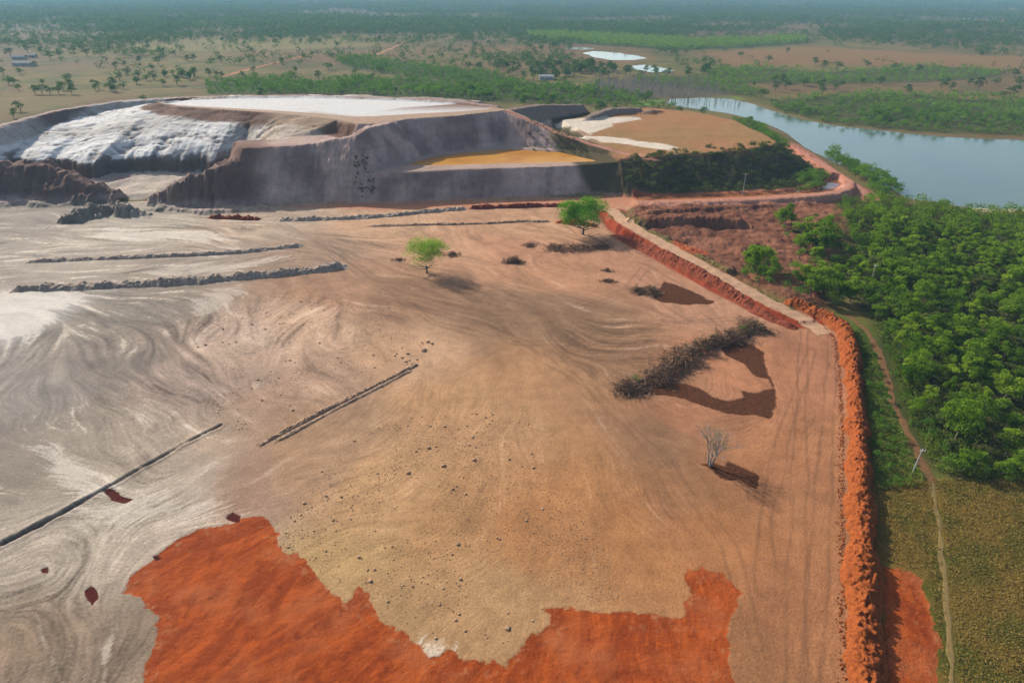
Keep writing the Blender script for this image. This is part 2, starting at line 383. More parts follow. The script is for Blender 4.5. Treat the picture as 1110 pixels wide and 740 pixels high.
T = np.zeros(X.shape + (3,)); WET = np.zeros_like(X)
bm_ = box(np.array([[-330, 40], [110, 300]]), 0)
xm, ym = X[bm_], Y[bm_]
cx2 = np.arange(-340, 120, 2.0); cy2 = np.arange(30, 310, 2.0)
qx, qy = np.meshgrid(cx2, cy2)
num = np.zeros(qx.shape + (5,)); den = np.zeros_like(qx)
for p, v in zip(mp, mv):
    w = 1.0 / ((qx - p[0]) ** 2 + (qy - p[1]) ** 2 + 8) ** 2
    den += w; num += w[..., None] * v
num /= den[..., None]
wx = xm + 7 * fbm(xm, ym, 24, 5, 3); wy = ym + 7 * fbm(xm, ym, 24, 5, 8)
mud = np.stack([bil(num[..., k], -340, 30, 2.0, wx, wy) for k in range(5)], -1)
sf, sc = S_F[bm_], S_C[bm_]
amp = np.clip(mud[..., 4:5] * 1.3 + .06, 0, 1.2) * (.9 + .5 * mud[..., 3:4])
smm = S_M[bm_]
pa = .35 + .9 * sstep(-.6, .6, fbm(xm, ym, 24, 3, 12))
lumi = pa * (0.125 * np.clip(sf, -2.5, 2.5) + 0.06 * np.clip(smm, -2.4, 2.4)) + 0.045 * np.clip(sc, -2.2, 2.2)
mcol = mud[..., :3] * (1 + amp * lumi[..., None])
# pale crust lines where the flow ran last
crust = (sstep(1.3, 2.6, .7 * smm + 0.9 * sf + .3 * sc) * sstep(.1, .7, fbm(xm, ym, 30, 3, 15) + .2) * (.25 + .75 * sstep(.15, .5, mud[..., 3])))[..., None] * amp * 0.7
mcol = mcol * (1 - crust) + crust * alb(222, 210, 192)
dark = (sstep(1.2, 2.6, -(.7 * smm + 0.8 * sf + .3 * sc)) * pa)[..., None] * amp * 0.2
mcol = mcol * (1 - dark) + dark * alb(104, 84, 70)
# patchy drying
pat = fbm(xm, ym, 12, 5, 10)
mcol = mcol * (1 + 0.11 * pat[..., None] + 0.09 * fbm(xm, ym, 3.0, 4, 14)[..., None])
# pale crust sheets, stretched along the flow; the first paints the glare at far left
WHITE = [([(-60, 316), (20, 317), (100, 318), (75, 332), (55, 350), (33, 376), (10, 366), (-60, 380)], .6), ([(50, 483), (64, 484), (84, 508), (118, 530), (98, 545), (72, 520)], .6),
         ([(88, 552), (140, 538), (242, 549), (185, 560), (130, 572), (102, 568)], .4), ([(150, 292), (260, 285), (330, 277), (250, 293), (170, 299)], .35),
         ([(120, 247), (230, 252), (270, 262), (190, 262), (100, 258)], .6), ([(232, 312), (262, 308), (250, 330), (225, 345), (205, 340)], .35),
         ([(462, 708), (487, 716), (478, 728), (452, 712), (440, 700), (448, 696)], .55)]
for q, a in WHITE:
    q = P(q); s = sdf(xm, ym, q) + 2.2 * fbm(xm, ym, 9, 4, 6) - 0.7 * smm - 1.4 * sf
    w = (sstep(1.2, -1.6, s) * a)[..., None]
    mcol = mcol * (1 - w) + w * alb(232, 224, 212)
LINES = [[(-20, 655), (20, 656), (36, 661), (43, 675), (47, 695), (56, 715), (68, 742), (78, 770)], [(112, 770), (114, 720), (117, 700), (126, 682), (122, 668), (112, 660)],
         [(0, 300), (10, 312), (6, 325)],
         [(44, 604), (52, 612), (56, 622), (50, 632)]]
for q in LINES:
    d, _ = seg_dist(xm, ym, P(q))
    d = d + 0.5 * fbm(xm, ym, 3, 3, 4) - .12 * sf
    w = (sstep(0.5, 0.0, d) * 0.55 * sstep(-.6, .4, fbm(xm, ym, 6, 2, 3)))[..., None]
    mcol = mcol * (1 - w) + w * alb(228, 216, 198)
# vehicle tracks
TRK = [[(300, 240), (345, 265), (385, 300), (440, 330), (520, 352), (600, 385), (640, 430)], [(905, 345), (900, 420), (893, 520), (885, 640), (880, 770)],
       [(872, 350), (868, 450), (866, 560), (862, 680), (858, 770)], [(430, 238), (520, 236), (600, 232)], [(330, 262), (400, 300), (470, 350), (560, 372), (640, 420), (720, 500), (790, 590), (820, 700)],
       [(345, 258), (430, 318), (520, 340), (600, 338), (680, 315), (700, 290)], [(860, 348), (800, 345), (720, 350), (640, 372), (560, 372)], [(880, 380), (850, 470), (830, 560), (828, 640)]]
for q in TRK:
    q = P(q)
    d, _ = seg_dist(xm, ym, q)
    d = np.abs(d + 0.5 * fbm(xm, ym, 12, 2, 4))
    w = ((np.exp(-((d - 1.1) / 0.3) ** 2)) * 0.34 * (0.35 + vn(xm, ym, 9, 5)))[..., None]
    mcol = mcol * (1 - w) + w * alb(95, 72, 56)
wt = mud[..., 3:4]; mcol = mcol * (np.array([1.05, .985, .90]) * (1 - wt) + wt * np.array([.72, .70, .67])) ; T[bm_] = mcol; WET[bm_] = mud[..., 3]

def mix(c, w):
    """blend a colour over the soil with weight array w"""
    global T
    T = T * (1 - w[..., None]) + w[..., None] * c

mix_d = (sstep(.7, .3, dD) * .8)[..., None]; T = T * (1 - mix_d) + mix_d * alb(104, 90, 78)  # ditch hollow darkened: its shade is painted into the soil colour
# ---- savannah beyond the flat
n1 = fbm(X, Y, 90, 4, 2); n2 = fbm(X, Y, 22, 4, 7); n3 = fbm(X, Y, 300, 3, 9)
sav = np.empty_like(T)
cA, cB, cC, cD = alb(116, 96, 66), alb(120, 108, 62), alb(78, 88, 42), alb(132, 100, 68)
w1 = sstep(-.5, .6, n1)[..., None]; w2 = sstep(-.3, .6, n2 + .5 * n3)[..., None]; w3 = sstep(.25, .9, n3)[..., None]
sav = cA * (1 - w1) + cB * w1
sav = sav * (1 - .6 * w2) + .6 * w2 * cC
sav = sav * (1 - .6 * w3) + .6 * w3 * cD
sav *= (1 + .1 * fbm(X, Y, 6, 3, 3))[..., None]
outM = sstep(-0.6, 0.6, sM)
T = T * (1 - outM[..., None]) + outM[..., None] * sav
WET *= 1 - outM
OPEN_R = P([(760, 58), (880, 50), (1000, 57), (1300, 66), (1300, 80), (1080, 76), (960, 70), (860, 72), (780, 72)])
mix(alb(140, 106, 68), sstep(25, -25, g_sdf(OPEN_R, 120) + 18 * n1) * .75)
mix(alb(138, 128, 74), sstep(20, -20, g_sdf(P([(150, 40), (260, 42), (400, 36), (420, 50), (250, 56), (140, 60)]), 120) + 30 * n1) * .55)
mix(alb(128, 112, 70), sstep(10, -10, g_sdf(P([(-60, 110), (0, 100), (120, 95), (230, 98), (110, 106), (0, 128)]), 60) + 8 * n1) * .6)
# woodland areas: polygons with density and tree tone
WOODS = [  # polygon, density per m2, kind
 ('belt', P([(222, 90), (270, 85), (340, 88), (430, 86), (520, 90), (600, 93), (660, 99), (706, 107), (690, 112.5), (600, 113), (520, 110), (440, 105.5), (330, 102), (228, 102)]), .030),
 ('belt', P([(366, 66), (400, 64), (440, 70), (500, 76), (545, 84), (560, 90), (520, 90), (450, 85), (400, 78), (372, 72)]), .022),
 ('far', P([(570, 36), (640, 38), (760, 46), (872, 41), (872, 47), (800, 53), (730, 56), (640, 49), (580, 44)]), .014),
 ('bank', P([(770, 78), (820, 74), (900, 78), (1000, 70), (1082, 75), (1080, 84), (960, 90), (890, 92), (830, 90), (760, 94)]), .018),
 ('bank', P([(832, 113), (850, 107), (900, 104), (960, 101), (1050, 108), (1120, 110), (1400, 116), (1400, 156), (1120, 148), (1000, 143), (900, 133.5), (850, 122)]), .032),
 ('bank', P([(690, 84), (760, 84), (800, 90), (830, 100), (820, 106), (790, 102), (740, 96), (690, 92)]), .014)]
DEADW = P([(640, 90), (700, 86), (770, 95), (792, 103), (740, 105.5), (690, 107), (650, 104)])
for k, q, dn in WOODS:
    mix(alb(70, 82, 42), sstep(6, -6, g_sdf(q, 60) + 6 * n2) * .8)
mix(alb(92, 88, 76), sstep(6, -6, g_sdf(DEADW, 40)) * .8)
mix(alb(110, 140, 60), sstep(2, -3, g_sdf(P([(690, 110), (730, 107), (760, 104.5), (800, 105), (810, 108), (770, 107.5), (728, 110), (710, 114), (685, 116)]), 20)) * .8)
far = sstep(1150, 1900, Y)
mix(alb(66, 78, 46), far * .85 * sstep(-.7, .3, n1 + .6 * n3))
# dirt tracks far off
def track(px, w, c, a=.9):
    d, _ = seg_dist(X, Y, P(px)); mix(c, sstep(w, w * .4, d + .4 * w * n2) * a)
track([(240, 84), (262, 78), (290, 71), (330, 62)], 3.0, alb(200, 125, 95))
track([(405, 62), (425, 53), (445, 42), (470, 36)], 3.5, alb(190, 140, 105))
track([(0, 108), (60, 104), (130, 98), (240, 94)], 1.6, alb(170, 150, 115), .6)

# ---- right side: wood floor, grass field, path
FOREST = P([(905, 224), (950, 216), (1000, 223), (1060, 231), (1150, 233), (1400, 240), (1700, 520), (1150, 521), (1060, 519), (1014, 511), (990, 488), (970, 452), (957, 412), (946, 378), (944, 345),
            (925, 322), (880, 322), (866, 302), (895, 292), (925, 272), (918, 245)])
sF = g_sdf(FOREST, 40)
RIGHT = P([(860, 330), (925, 330), (990, 225), (1400, 228), (1900, 1100), (941, 1100), (939, 650), (936, 560), (931, 470), (926, 400), (915, 352), (885, 340)])
sRt = g_sdf(RIGHT, 30)
GRASS = P([(950, 528), (1000, 520), (1060, 521), (1150, 523), (1700, 530), (1900, 1100), (950, 1100)])
sG = g_sdf(GRASS, 30)
cg = sstep(-.6, .6, n2)[..., None]
mix(alb(120, 106, 56) * (1 - cg) + cg * alb(88, 100, 40), sstep(1, -1, sRt) * .95)
mix(alb(66, 70, 36), sstep(2, -2, sF + 1.5 * n2) * .85)
cg2 = sstep(-.5, .5, fbm(X, Y, 5, 4, 6))[..., None]
mix(alb(122, 98, 46) * (1 - cg2) + cg2 * alb(88, 86, 34), sstep(1, -1, sG) * .95)
# disturbed soil
cd = sstep(-.6, .6, fbm(X, Y, 7, 4, 12))[..., None]
mix(alb(150, 100, 76) * (1 - cd) + cd * alb(122, 76, 58), inD * .95)
mix(alb(190, 90, 52), sstep(3.5, 1, np.abs(g_sdf(P([(736, 268), (760, 275), (750, 281), (735, 275)]), 10))) * .8)
# haul-road bank face: fresh red earth
dh, _ = seg_dist(X, Y, HAUL)
mix(alb(150, 66, 40), sstep(7.5, 5.5, dh) * sstep(2.4, 3.2, dh) * sstep(2.0, -1.0, sM))
# lake margin, beach
mix(alb(120, 104, 76), sstep(7, 1, sK + n2) * .8)
mix(alb(196, 178, 146), sstep(1.5, 0, g_sdf(P([(1050, 224), (1120, 223), (1300, 225), (1300, 231), (1120, 229), (1060, 229)]), 10)))
# ---- dam colours
onU = sstep(34, 30, EMB_S) * sstep(0.5, 1.6, Z)
onL = sstep(16, 13, sL) * sstep(.3, 1.2, Z)
wall = alb(200, 172, 158); wall2 = alb(158, 132, 122)
wn = sstep(-.5, .6, fbm(X, Y * .8, 9, 5, 9))[..., None]
wcol = wall * (1 - wn) + wn * wall2
runs = fbm(X, Y * .12, 1.6, 3, 2)
wcol = wcol * (1 + .05 * runs[..., None] + .10 * fbm(X, Y, 3.5, 5, 6)[..., None] + .12 * fbm(X * .15, Z * 1.0, 1.6, 3, 5)[..., None])
dam = np.maximum(onU, onL)
mix(wcol, dam)
brn = alb(128, 96, 78)
rim_in = sstep(-10, -2, EMB_S) * sstep(2, -1, EMB_S) * sstep(300, 330, Y)
# interior: white dried tailings
lum = fbm(X * .45, Y * 1.3, 6, 4, 7)
wh = alb(230, 226, 218, .68) * (1 - .10 * sstep(-.2, .8, lum)[..., None]) 
grey = sstep(.1, .9, fbm(X * .3, Y, 12, 4, 13))[..., None]
wh = wh * (1 - .6 * grey) + .6 * grey * alb(172, 160, 146)
mixw = sstep(1.0, -2.5, sW + 1.5 * fbm(X, Y, 6, 3, 5))
mix(wh, mixw * sstep(8.2, 9.0, Z))
mix(alb(196, 180, 160), mixw * sstep(7.5, 5, Z) * .9 * sstep(-.5, .3, n2 + .4))
gyy, gxx = np.gradient(Z, GY, GX); SLP = np.hypot(gyy, gxx)
mix(alb(112, 96, 84), mixw * np.maximum(sstep(.7, 1.1, SLP) * sstep(13.0, 11.0, Z), sstep(.9, 1.5, SLP) * .5 * sstep(-.2, .5, n2)) * .9)
mix(alb(168, 146, 126), mixw * sstep(at(290, 150, 20)[0], at(345, 150, 20)[0], X) * .85 * sstep(13, 15, Z))
mix(alb(176, 160, 142), mixw * sstep(.35, .8, SLP) * sstep(13.5, 15.0, Z) * .7)
mix(alb(150, 134, 118), mixw * CRK * .75)
mix(alb(178, 160, 140), mixw * sstep(.25, .8, fbm(X * .5, Y * .25, 8, 4, 15)) * sstep(8.5, 9.5, Z) * .55)
mix(alb(112, 92, 80), sstep(-9, -5, sW) * sstep(.8, 0, sW) * sstep(345, 360, Y) * sstep(at(175, 110, 22)[0], at(140, 115, 22)[0], X) * .9)
# brown banks: divider, rear rim, gentle apron right of the white slope
onF = sstep(16, 13, sU1) * sstep(340, 330, Y) * sstep(at(402, 140, 20)[0] - 3, at(402, 140, 20)[0] + 1, X) * sstep(10.6, 11.2, Z)
mix(wcol, onF)
mix(brn * .92, sstep(11, 8, sU1) * sstep(-.5, .3, sU1) * (1 - onF) * sstep(13, 14.5, Z) * sstep(1, -2, EMB_S))
mix(alb(224, 220, 214, .57), sstep(.3, -.8, sPW + .8 * fbm(X, Y, 6, 3, 2)))
mix(alb(200, 194, 186), sstep(.3, -.8, sPW) * sstep(.2, .9, fbm(X * .35, Y, 9, 4, 4)) * .5)
mix(alb(182, 154, 130), sstep(.2, 1.0, sPW) * sstep(.3, -.4, sU1))
mix(alb(176, 152, 126), sstep(4, -4, g_sdf(P([(300, 142, 16), (345, 140, 16), (385, 141, 18), (350, 150, 18), (310, 155, 18), (260, 160, 16)]), 15)) * .7)
mix(alb(140, 108, 90), sstep(-3.5, -1.0, sW) * sstep(19.0, 20, Z) * sstep(350, 380, Y))
# reddish eroded heads
mix(alb(142, 86, 66), sstep(5, -5, g_sdf(P([(236, 172, 14), (262, 164, 17), (300, 160, 19), (318, 164, 17), (296, 176, 14), (262, 180, 13)]), 15) + 3 * n2) * .8)
low = sstep(1.0, 4, Z) * sstep(262, 272, Y) * sstep(312, 306, Y) * sstep(at(300, 200)[0] + 6, at(300, 200)[0] - 4, X)
mix(alb(140, 112, 98) * (1 - .3 * cg), low * .85 * sstep(4.0, 1.0, -sW + 6 * (Z < 3)))
# bench round the yellow pond, ramp soil, red corner
mix(alb(186, 158, 140), sstep(2, 0, sL) * sstep(10.3, 10.8, Z) * sstep(11.6, 11.2, Z) * .8)
mix(alb(172, 104, 78), sstep(4, -2, g_sdf(P([(648, 172, 11), (676, 166, 11.5), (706, 168, 11.5), (714, 176, 11), (690, 179, 8), (668, 176, 11)]), 12)))
mix(alb(130, 112, 72), sstep(5, 3.4, seg_dist(X, Y, RAMP)[0] - 2.5) * sstep(at(590, 160, 12)[0], at(600, 160, 12)[0], X) * sstep(0, -2, sL) * .7)
# plateau B: dry grass, pale sand
onB = sstep(24, 19, sB) * sstep(.6, 1.6, Z) * (1 - onU * sstep(0, 2, sB))
mix(alb(96, 84, 58), onB * sstep(-1, 2, sB))
bt = sstep(1.5, -1.5, sB)
mix(alb(168, 122, 82) * (1 - .35 * cg) + .35 * cg * alb(140, 124, 74), bt)
SAND = [P([(604, 131), (625, 128.5), (660, 127), (692, 127.5), (694, 130), (668, 134), (650, 141), (640, 146), (622, 140)], 12), P([(628, 147), (662, 147.5), (700, 153), (738, 160.5), (724, 163), (690, 158), (655, 154)], 12)]
for q in SAND: mix(alb(222, 206, 184), sstep(1.6, -1.6, g_sdf(q, 15) + 2 * fbm(X, Y, 6, 3, 4)))
gr = np.minimum(seg_dist(X, Y, P3([(556, 118, 22), (585, 113.5, 19.5), (628, 113.3, 16.8)])[:, :2])[0], seg_dist(X, Y, P3([(628, 131, 12), (642, 124, 14.5), (662, 117.2, 15.6), (690, 117, 14.6)])[:, :2])[0])
mix(alb(146, 126, 112), sstep(12, 9, gr) * sstep(12.5, 13.2, Z) )
# red-brown apron and ring road in front of the dam
APR = P([(300, 224), (420, 219), (560, 217), (690, 211), (800, 207), (870, 202), (905, 190), (930, 205), (905, 214), (820, 219), (700, 226), (560, 224), (430, 228)])
mix(alb(196, 134, 100), sstep(2.5, -2.5, g_sdf(APR, 20) + 2 * n2) * (1 - dam) * (1 - onB) * .85)
mix(alb(176, 96, 66), sstep(1.5, 0, sC) * .8)
dr, _ = seg_dist(X, Y, RING); mix(alb(186, 134, 112), sstep(5, 3.5, dr))
do, _ = seg_dist(X, Y, OUTR); mix(alb(178, 118, 94), sstep(6.5, 5, do))
WET = np.clip(WET, 0, 1)
WET = np.maximum(WET, sstep(0.5, -1.5, sW) * .25)

# ------------------------------------------------------------------ helpers for nodes, objects
def tag(o, label=None, cat=None, group=None, kind=None):
    if label: o['label'] = label
    if cat: o['category'] = cat
    if group: o['group'] = group
    if kind: o['kind'] = kind
    return o

class N:
    """small node-tree builder"""
    def __init__(s, name):
        s.m = bpy.data.materials.new(name); s.m.use_nodes = True
        s.t = s.m.node_tree; s.t.nodes.clear()
    def n(s, typ, **kw):
        nd = s.t.nodes.new(typ)
        for k, v in kw.items():
            if k.startswith('i_'): 
                key = k[2:]; key = int(key) if key.isdigit() else key
                s.put(nd.inputs[key], v)
            else: setattr(nd, k, v)
        return nd
    def put(s, inp, v):
        if isinstance(v, bpy.types.NodeSocket): s.t.links.new(v, inp)
        elif hasattr(inp.default_value, '__len__') and not isinstance(v, (int, float)):
            v = list(v); n = len(inp.default_value)
            inp.default_value = (v + [1.0])[:n] if len(v) < n else v[:n]
        else: inp.default_value = v
    def math(s, op, a, b=0.0, c=None, clamp=False):
        nd = s.n('ShaderNodeMath', operation=op, use_clamp=clamp); s.put(nd.inputs[0], a); s.put(nd.inputs[1], b)
        if c is not None: s.put(nd.inputs[2], c)
        return nd.outputs[0]
    def noise(s, scale, detail=4, rough=.55, vec=None, dist=0.0):
        nd = s.n('ShaderNodeTexNoise'); nd.inputs['Scale'].default_value = scale; nd.inputs['Detail'].default_value = detail
        nd.inputs['Roughness'].default_value = rough; nd.inputs['Distortion'].default_value = dist
        s.put(nd.inputs['Vector'], vec if vec is not None else s.pos()); return nd.outputs['Fac']
    def pos(s):
        if not hasattr(s, '_p'): s._p = s.n('ShaderNodeNewGeometry').outputs['Position']
        return s._p
    def ramp(s, f, a, b, lo=0.0, hi=1.0):
        nd = s.n('ShaderNodeMapRange', interpolation_type='SMOOTHSTEP'); 
        for i, v in enumerate((f, a, b, lo, hi)): s.put(nd.inputs[i], v)
        return nd.outputs[0]
    def mix(s, f, a, b, mode='MIX'):
        nd = s.n('ShaderNodeMix', data_type='RGBA', blend_type=mode); s.put(nd.inputs[0], f); s.put(nd.inputs[6], a); s.put(nd.inputs[7], b); return nd.outputs[2]
    def attr(s, name, vec=False):
        nd = s.n('ShaderNodeAttribute', attribute_name=name); return nd.outputs['Color'] if vec else nd.outputs['Fac']
    def bump(s, h, strength=.5, dist=.1):
        nd = s.n('ShaderNodeBump'); nd.inputs['Strength'].default_value = strength; nd.inputs['Distance'].default_value = dist; s.put(nd.inputs['Height'], h); return nd.outputs[0]
    def out(s, sh, vol=None):
        o = s.n('ShaderNodeOutputMaterial')
        if sh is not None: s.t.links.new(sh, o.inputs[0])
        if vol is not None: s.t.links.new(vol, o.inputs[1])
        return s.m
    def pbr(s, col, rough=.9, normal=None, spec=.3, metal=0.0):
        nd = s.n('ShaderNodeBsdfPrincipled'); s.put(nd.inputs['Base Color'], col); s.put(nd.inputs['Roughness'], rough)
        s.put(nd.inputs['Specular IOR Level'], spec); s.put(nd.inputs['Metallic'], metal)
        if normal is not None: s.put(nd.inputs['Normal'], normal)
        return nd.outputs[0]

def soil_material(name, c1, c2, scale=1.2, rough=.95, bs=.6, bd=.15):
    s = N(name)
    f = s.ramp(s.noise(scale, 6, .65), .32, .68)
    g = s.noise(scale * 4.5, 4, .6)
    c = s.mix(f, list(c1), list(c2))
    c = s.mix(s.ramp(g, .3, .7, 0, .35), c, [x * .6 for x in c1])
    return s.out(s.pbr(c, rough, s.bump(s.math('ADD', s.noise(scale * 2, 6, .65), s.math('MULTIPLY', g, .5)), bs, bd), .15))

def plain_material(name, c, rough=.8, metal=0.0, var=.25, scale=2.0):
    s = N(name); f = s.noise(scale, 5, .6)
    col = s.mix(s.ramp(f, .3, .7, 0, var), list(c), [x * .55 for x in c])
    return s.out(s.pbr(col, rough, None, .3, metal))

def leaf_material(name, c1, c2, trans=.3, var=.5, cl=.35):
    """foliage: leaf colour differs from plant to plant and from spray to spray"""
    s = N(name)
    r = s.n('ShaderNodeObjectInfo').outputs['Random']
    f = s.math('ADD', s.math('MULTIPLY', r, var), s.math('MULTIPLY', s.ramp(s.noise(cl, 3, .6), .3, .7), 1 - var))
    a = s.attr('tone')
    f = s.math('ADD', s.math('MULTIPLY', f, .6), s.math('MULTIPLY', a, .4), clamp=True)
    c = s.mix(f, list(c1), list(c2))
    d = s.n('ShaderNodeBsdfDiffuse'); s.put(d.inputs[0], c)
    t = s.n('ShaderNodeBsdfTranslucent'); s.put(t.inputs[0], s.mix(1.0, c, [1.0, 1.1, .55, 1], 'MULTIPLY'))
    m = s.n('ShaderNodeMixShader'); m.inputs[0].default_value = trans
    s.t.links.new(d.outputs[0], m.inputs[1]); s.t.links.new(t.outputs[0], m.inputs[2])
    return s.out(m.outputs[0])

def mesh(name, verts, faces, mat, parent=None, smooth=False, attrs=None, mats=None, mi=None):
    """verts (n,3) array, faces: (m,4)/(m,3) array or list -> ONE linked mesh object"""
    me = bpy.data.meshes.new(name)
    verts = np.asarray(verts, np.float32)
    if isinstance(faces, np.ndarray) and faces.ndim == 2:
        k = faces.shape[1]; m = len(faces)
        me.vertices.add(len(verts)); me.vertices.foreach_set('co', verts.ravel())
        me.loops.add(m * k); me.loops.foreach_set('vertex_index', faces.astype(np.int32).ravel())
        me.polygons.add(m); me.polygons.foreach_set('loop_start', np.arange(0, m * k, k, dtype=np.int32))
        me.polygons.foreach_set('loop_total', np.full(m, k, np.int32))
        me.update(calc_edges=True)
    else:
        me.from_pydata([tuple(map(float, v)) for v in verts], [], [tuple(map(int, f)) for f in faces]); me.update()
    me.polygons.foreach_set('use_smooth', np.full(len(me.polygons), smooth, bool))
    for mm in (mats or [mat]): me.materials.append(mm)
    if mi is not None: me.polygons.foreach_set('material_index', np.asarray(mi, np.int32))
    for an, (typ, dat) in (attrs or {}).items():
        a = me.attributes.new(an, typ, 'POINT')
        a.data.foreach_set('color' if typ == 'FLOAT_COLOR' else 'value', np.asarray(dat, np.float32).ravel())
    o = bpy.data.objects.new(name, me); COL.objects.link(o)
    if parent is not None: o.parent = parent
    return o

def empty(name, loc, rz=0.0, sc=1.0):
    o = bpy.data.objects.new(name, None); COL.objects.link(o); o.location = loc; o.rotation_euler.z = rz; o.scale = (sc, sc, sc)
    o.empty_display_size = .2
    return o

KIDS = {}
def dup(root, loc, rz=0.0, sc=1.0, kids=()):
    r = root.copy(); COL.objects.link(r); r.location = loc; r.rotation_euler.z = rz
    r.scale = sc if hasattr(sc, '__len__') else (sc, sc, sc)
    for k in kids:
        c = k.copy(); COL.objects.link(c); c.parent = r
    return r

# ------------------------------------------------------------------ ground material
s = N('soil_ground')
tint = s.attr('tint', True); sred, sdk, sbr, wet = s.attr('sred'), s.attr('sdark'), s.attr('sbrown'), s.attr('wet')
stk = s.attr('streak'); rgh = s.attr('rough')
nf = s.noise(2.6, 6, .62); nff = s.noise(9.0, 4, .6); nm = s.noise(.45, 5, .6)
col = s.mix(1.0, tint, s.mix(s.ramp(nf, .25, .75), [.78, .77, .76, 1], [1.18, 1.18, 1.18, 1]), 'MULTIPLY')
col = s.mix(1.0, col, s.mix(s.ramp(nm, .3, .7), [.92, .91, .90, 1], [1.07, 1.07, 1.07, 1]), 'MULTIPLY')
sp = s.ramp(nff, .56, .74, 0, .32)
col = s.mix(sp, col, s.mix(1.0, col, [.55, .5, .45, 1], 'MULTIPLY'))
rn = s.math('MULTIPLY', s.math('SUBTRACT', s.noise(3.5, 5, .7), .5), .7)
R1, R2, R3 = alb(184, 88, 36), alb(150, 67, 28), alb(180, 102, 60)
fr = s.ramp(s.math('ADD', s.math('MULTIPLY', stk, .17), s.noise(.35, 5, .65)), .28, .78)
redc = s.mix(fr, list(R2), list(R1))
redc = s.mix(s.ramp(s.noise(.09, 4, .6), .45, .7, 0, .7), redc, list(R3))
redc = s.mix(s.ramp(nff, .45, .75, 0, .6), redc, list(alb(96, 36, 16)))
redc = s.mix(s.ramp(s.noise(.22, 6, .75), .56, .68, 0, .55), redc, list(alb(108, 42, 20)))
mr = s.ramp(s.math('ADD', sred, rn), .16, -.16)
thin = s.math('MULTIPLY', s.ramp(sred, -4.5, -.3), s.ramp(s.noise(.55, 6, .72), .52, .66))
redc = s.mix(s.math('MULTIPLY', thin, .55), redc, list(alb(186, 132, 90)))
col = s.mix(mr, col, redc)
dkc = s.mix(s.ramp(nf, .3, .7), list(alb(92, 34, 24)), list(alb(66, 24, 18)))
md = s.ramp(s.math('ADD', sdk, rn), .12, -.12)
col = s.mix(md, col, dkc)
brc = s.mix(s.ramp(s.noise(1.3, 6, .7), .35, .65), list(alb(98, 58, 36)), list(alb(66, 40, 26)))
brc = s.mix(s.ramp(nff, .45, .7, 0, .5), brc, list(alb(118, 78, 52)))
mb = s.ramp(s.math('ADD', sbr, rn), .3, -.3)
col = s.mix(mb, col, brc)
dry = s.math('SUBTRACT', 1.0, s.math('MAXIMUM', mr, s.math('MAXIMUM', md, mb)))
ro = s.math('SUBTRACT', .95, s.math('MULTIPLY', s.math('MULTIPLY', wet, dry), s.ramp(nm, .2, .8, .36, .24)))
hgt = s.math('ADD', s.math('MULTIPLY', nf, .5), s.math('ADD', s.math('MULTIPLY', nff, .22), s.math('MULTIPLY', s.math('MULTIPLY', stk, dry), .05)))
hgt = s.math('ADD', hgt, s.math('MULTIPLY', s.math('MULTIPLY', s.noise(1.1, 6, .7), rgh), 2.2))
M_SOIL = s.out(s.pbr(col, ro, s.bump(hgt, .75, .25), s.math('ADD', .03, s.math('MULTIPLY', wet, .07))))

# ------------------------------------------------------------------ ground objects (one height field, cut where the kind of ground changes)
rough_attr = np.clip(sstep(1, -1, sR) * .5 + sstep(.5, 3, Z) * 1.0 * (sPW > .5) + inD * .8 + sstep(1, -1, sG) * .5, 0, 1)
J, I = np.meshgrid(np.arange(NY - 1), np.arange(NX - 1), indexing='ij')
fx = (X[:-1, :-1] + X[1:, 1:]) / 2; fy = (Y[:-1, :-1] + Y[1:, 1:]) / 2
keep = np.abs(fx) < 0.95 * np.maximum(fy, 0) + 190
def cen(A): return (A[:-1, :-1] + A[1:, 1:]) / 2
damf = (np.maximum(cen(dam), cen(onB)) > .5) & (cen(Z) > .8) & (fy < 560) & (fy > 255)
damf |= (cen(sW) < 0)
mudf = (cen(sM) < 0) & ~damf
grassf = (cen(sG) < 0) & ~damf & ~mudf
cls = np.where(damf, 1, np.where(mudf, 2, np.where(grassf, 3, 0)))
V_ALL = np.stack([X, Y, Z], -1).reshape(-1, 3)
quad = np.stack([J * NX + I, J * NX + I + 1, (J + 1) * NX + I + 1, (J + 1) * NX + I], -1)
flat = {'tint': T.reshape(-1, 3), 'sred': np.clip(sR, -5, 5).ravel(), 'sdark': np.clip(sDK, -5, 5).ravel(), 'sbrown': np.clip(sBR, -5, 5).ravel(),
        'wet': WET.ravel(), 'streak': np.clip(S_F * .7 + S_M * .6, -2.5, 2.5).ravel(), 'rough': rough_attr.ravel()}
for k, nm_ in enumerate(['ground', 'embankment', 'mudflat', 'grass_field']):
    q = quad[keep & (cls == k)]
    used = np.unique(q); rem = np.zeros(len(V_ALL), np.int64); rem[used] = np.arange(len(used))
    at_ = {}
    for an, d in flat.items():
        if an == 'tint': at_[an] = ('FLOAT_COLOR', np.concatenate([np.clip(d[used], 0.005, .9), np.ones((len(used), 1))], 1))
        else: at_[an] = ('FLOAT', d[used])
    o = mesh(nm_, V_ALL[used], rem[q], M_SOIL, smooth=True, attrs=at_)
    tag(o, kind='structure')
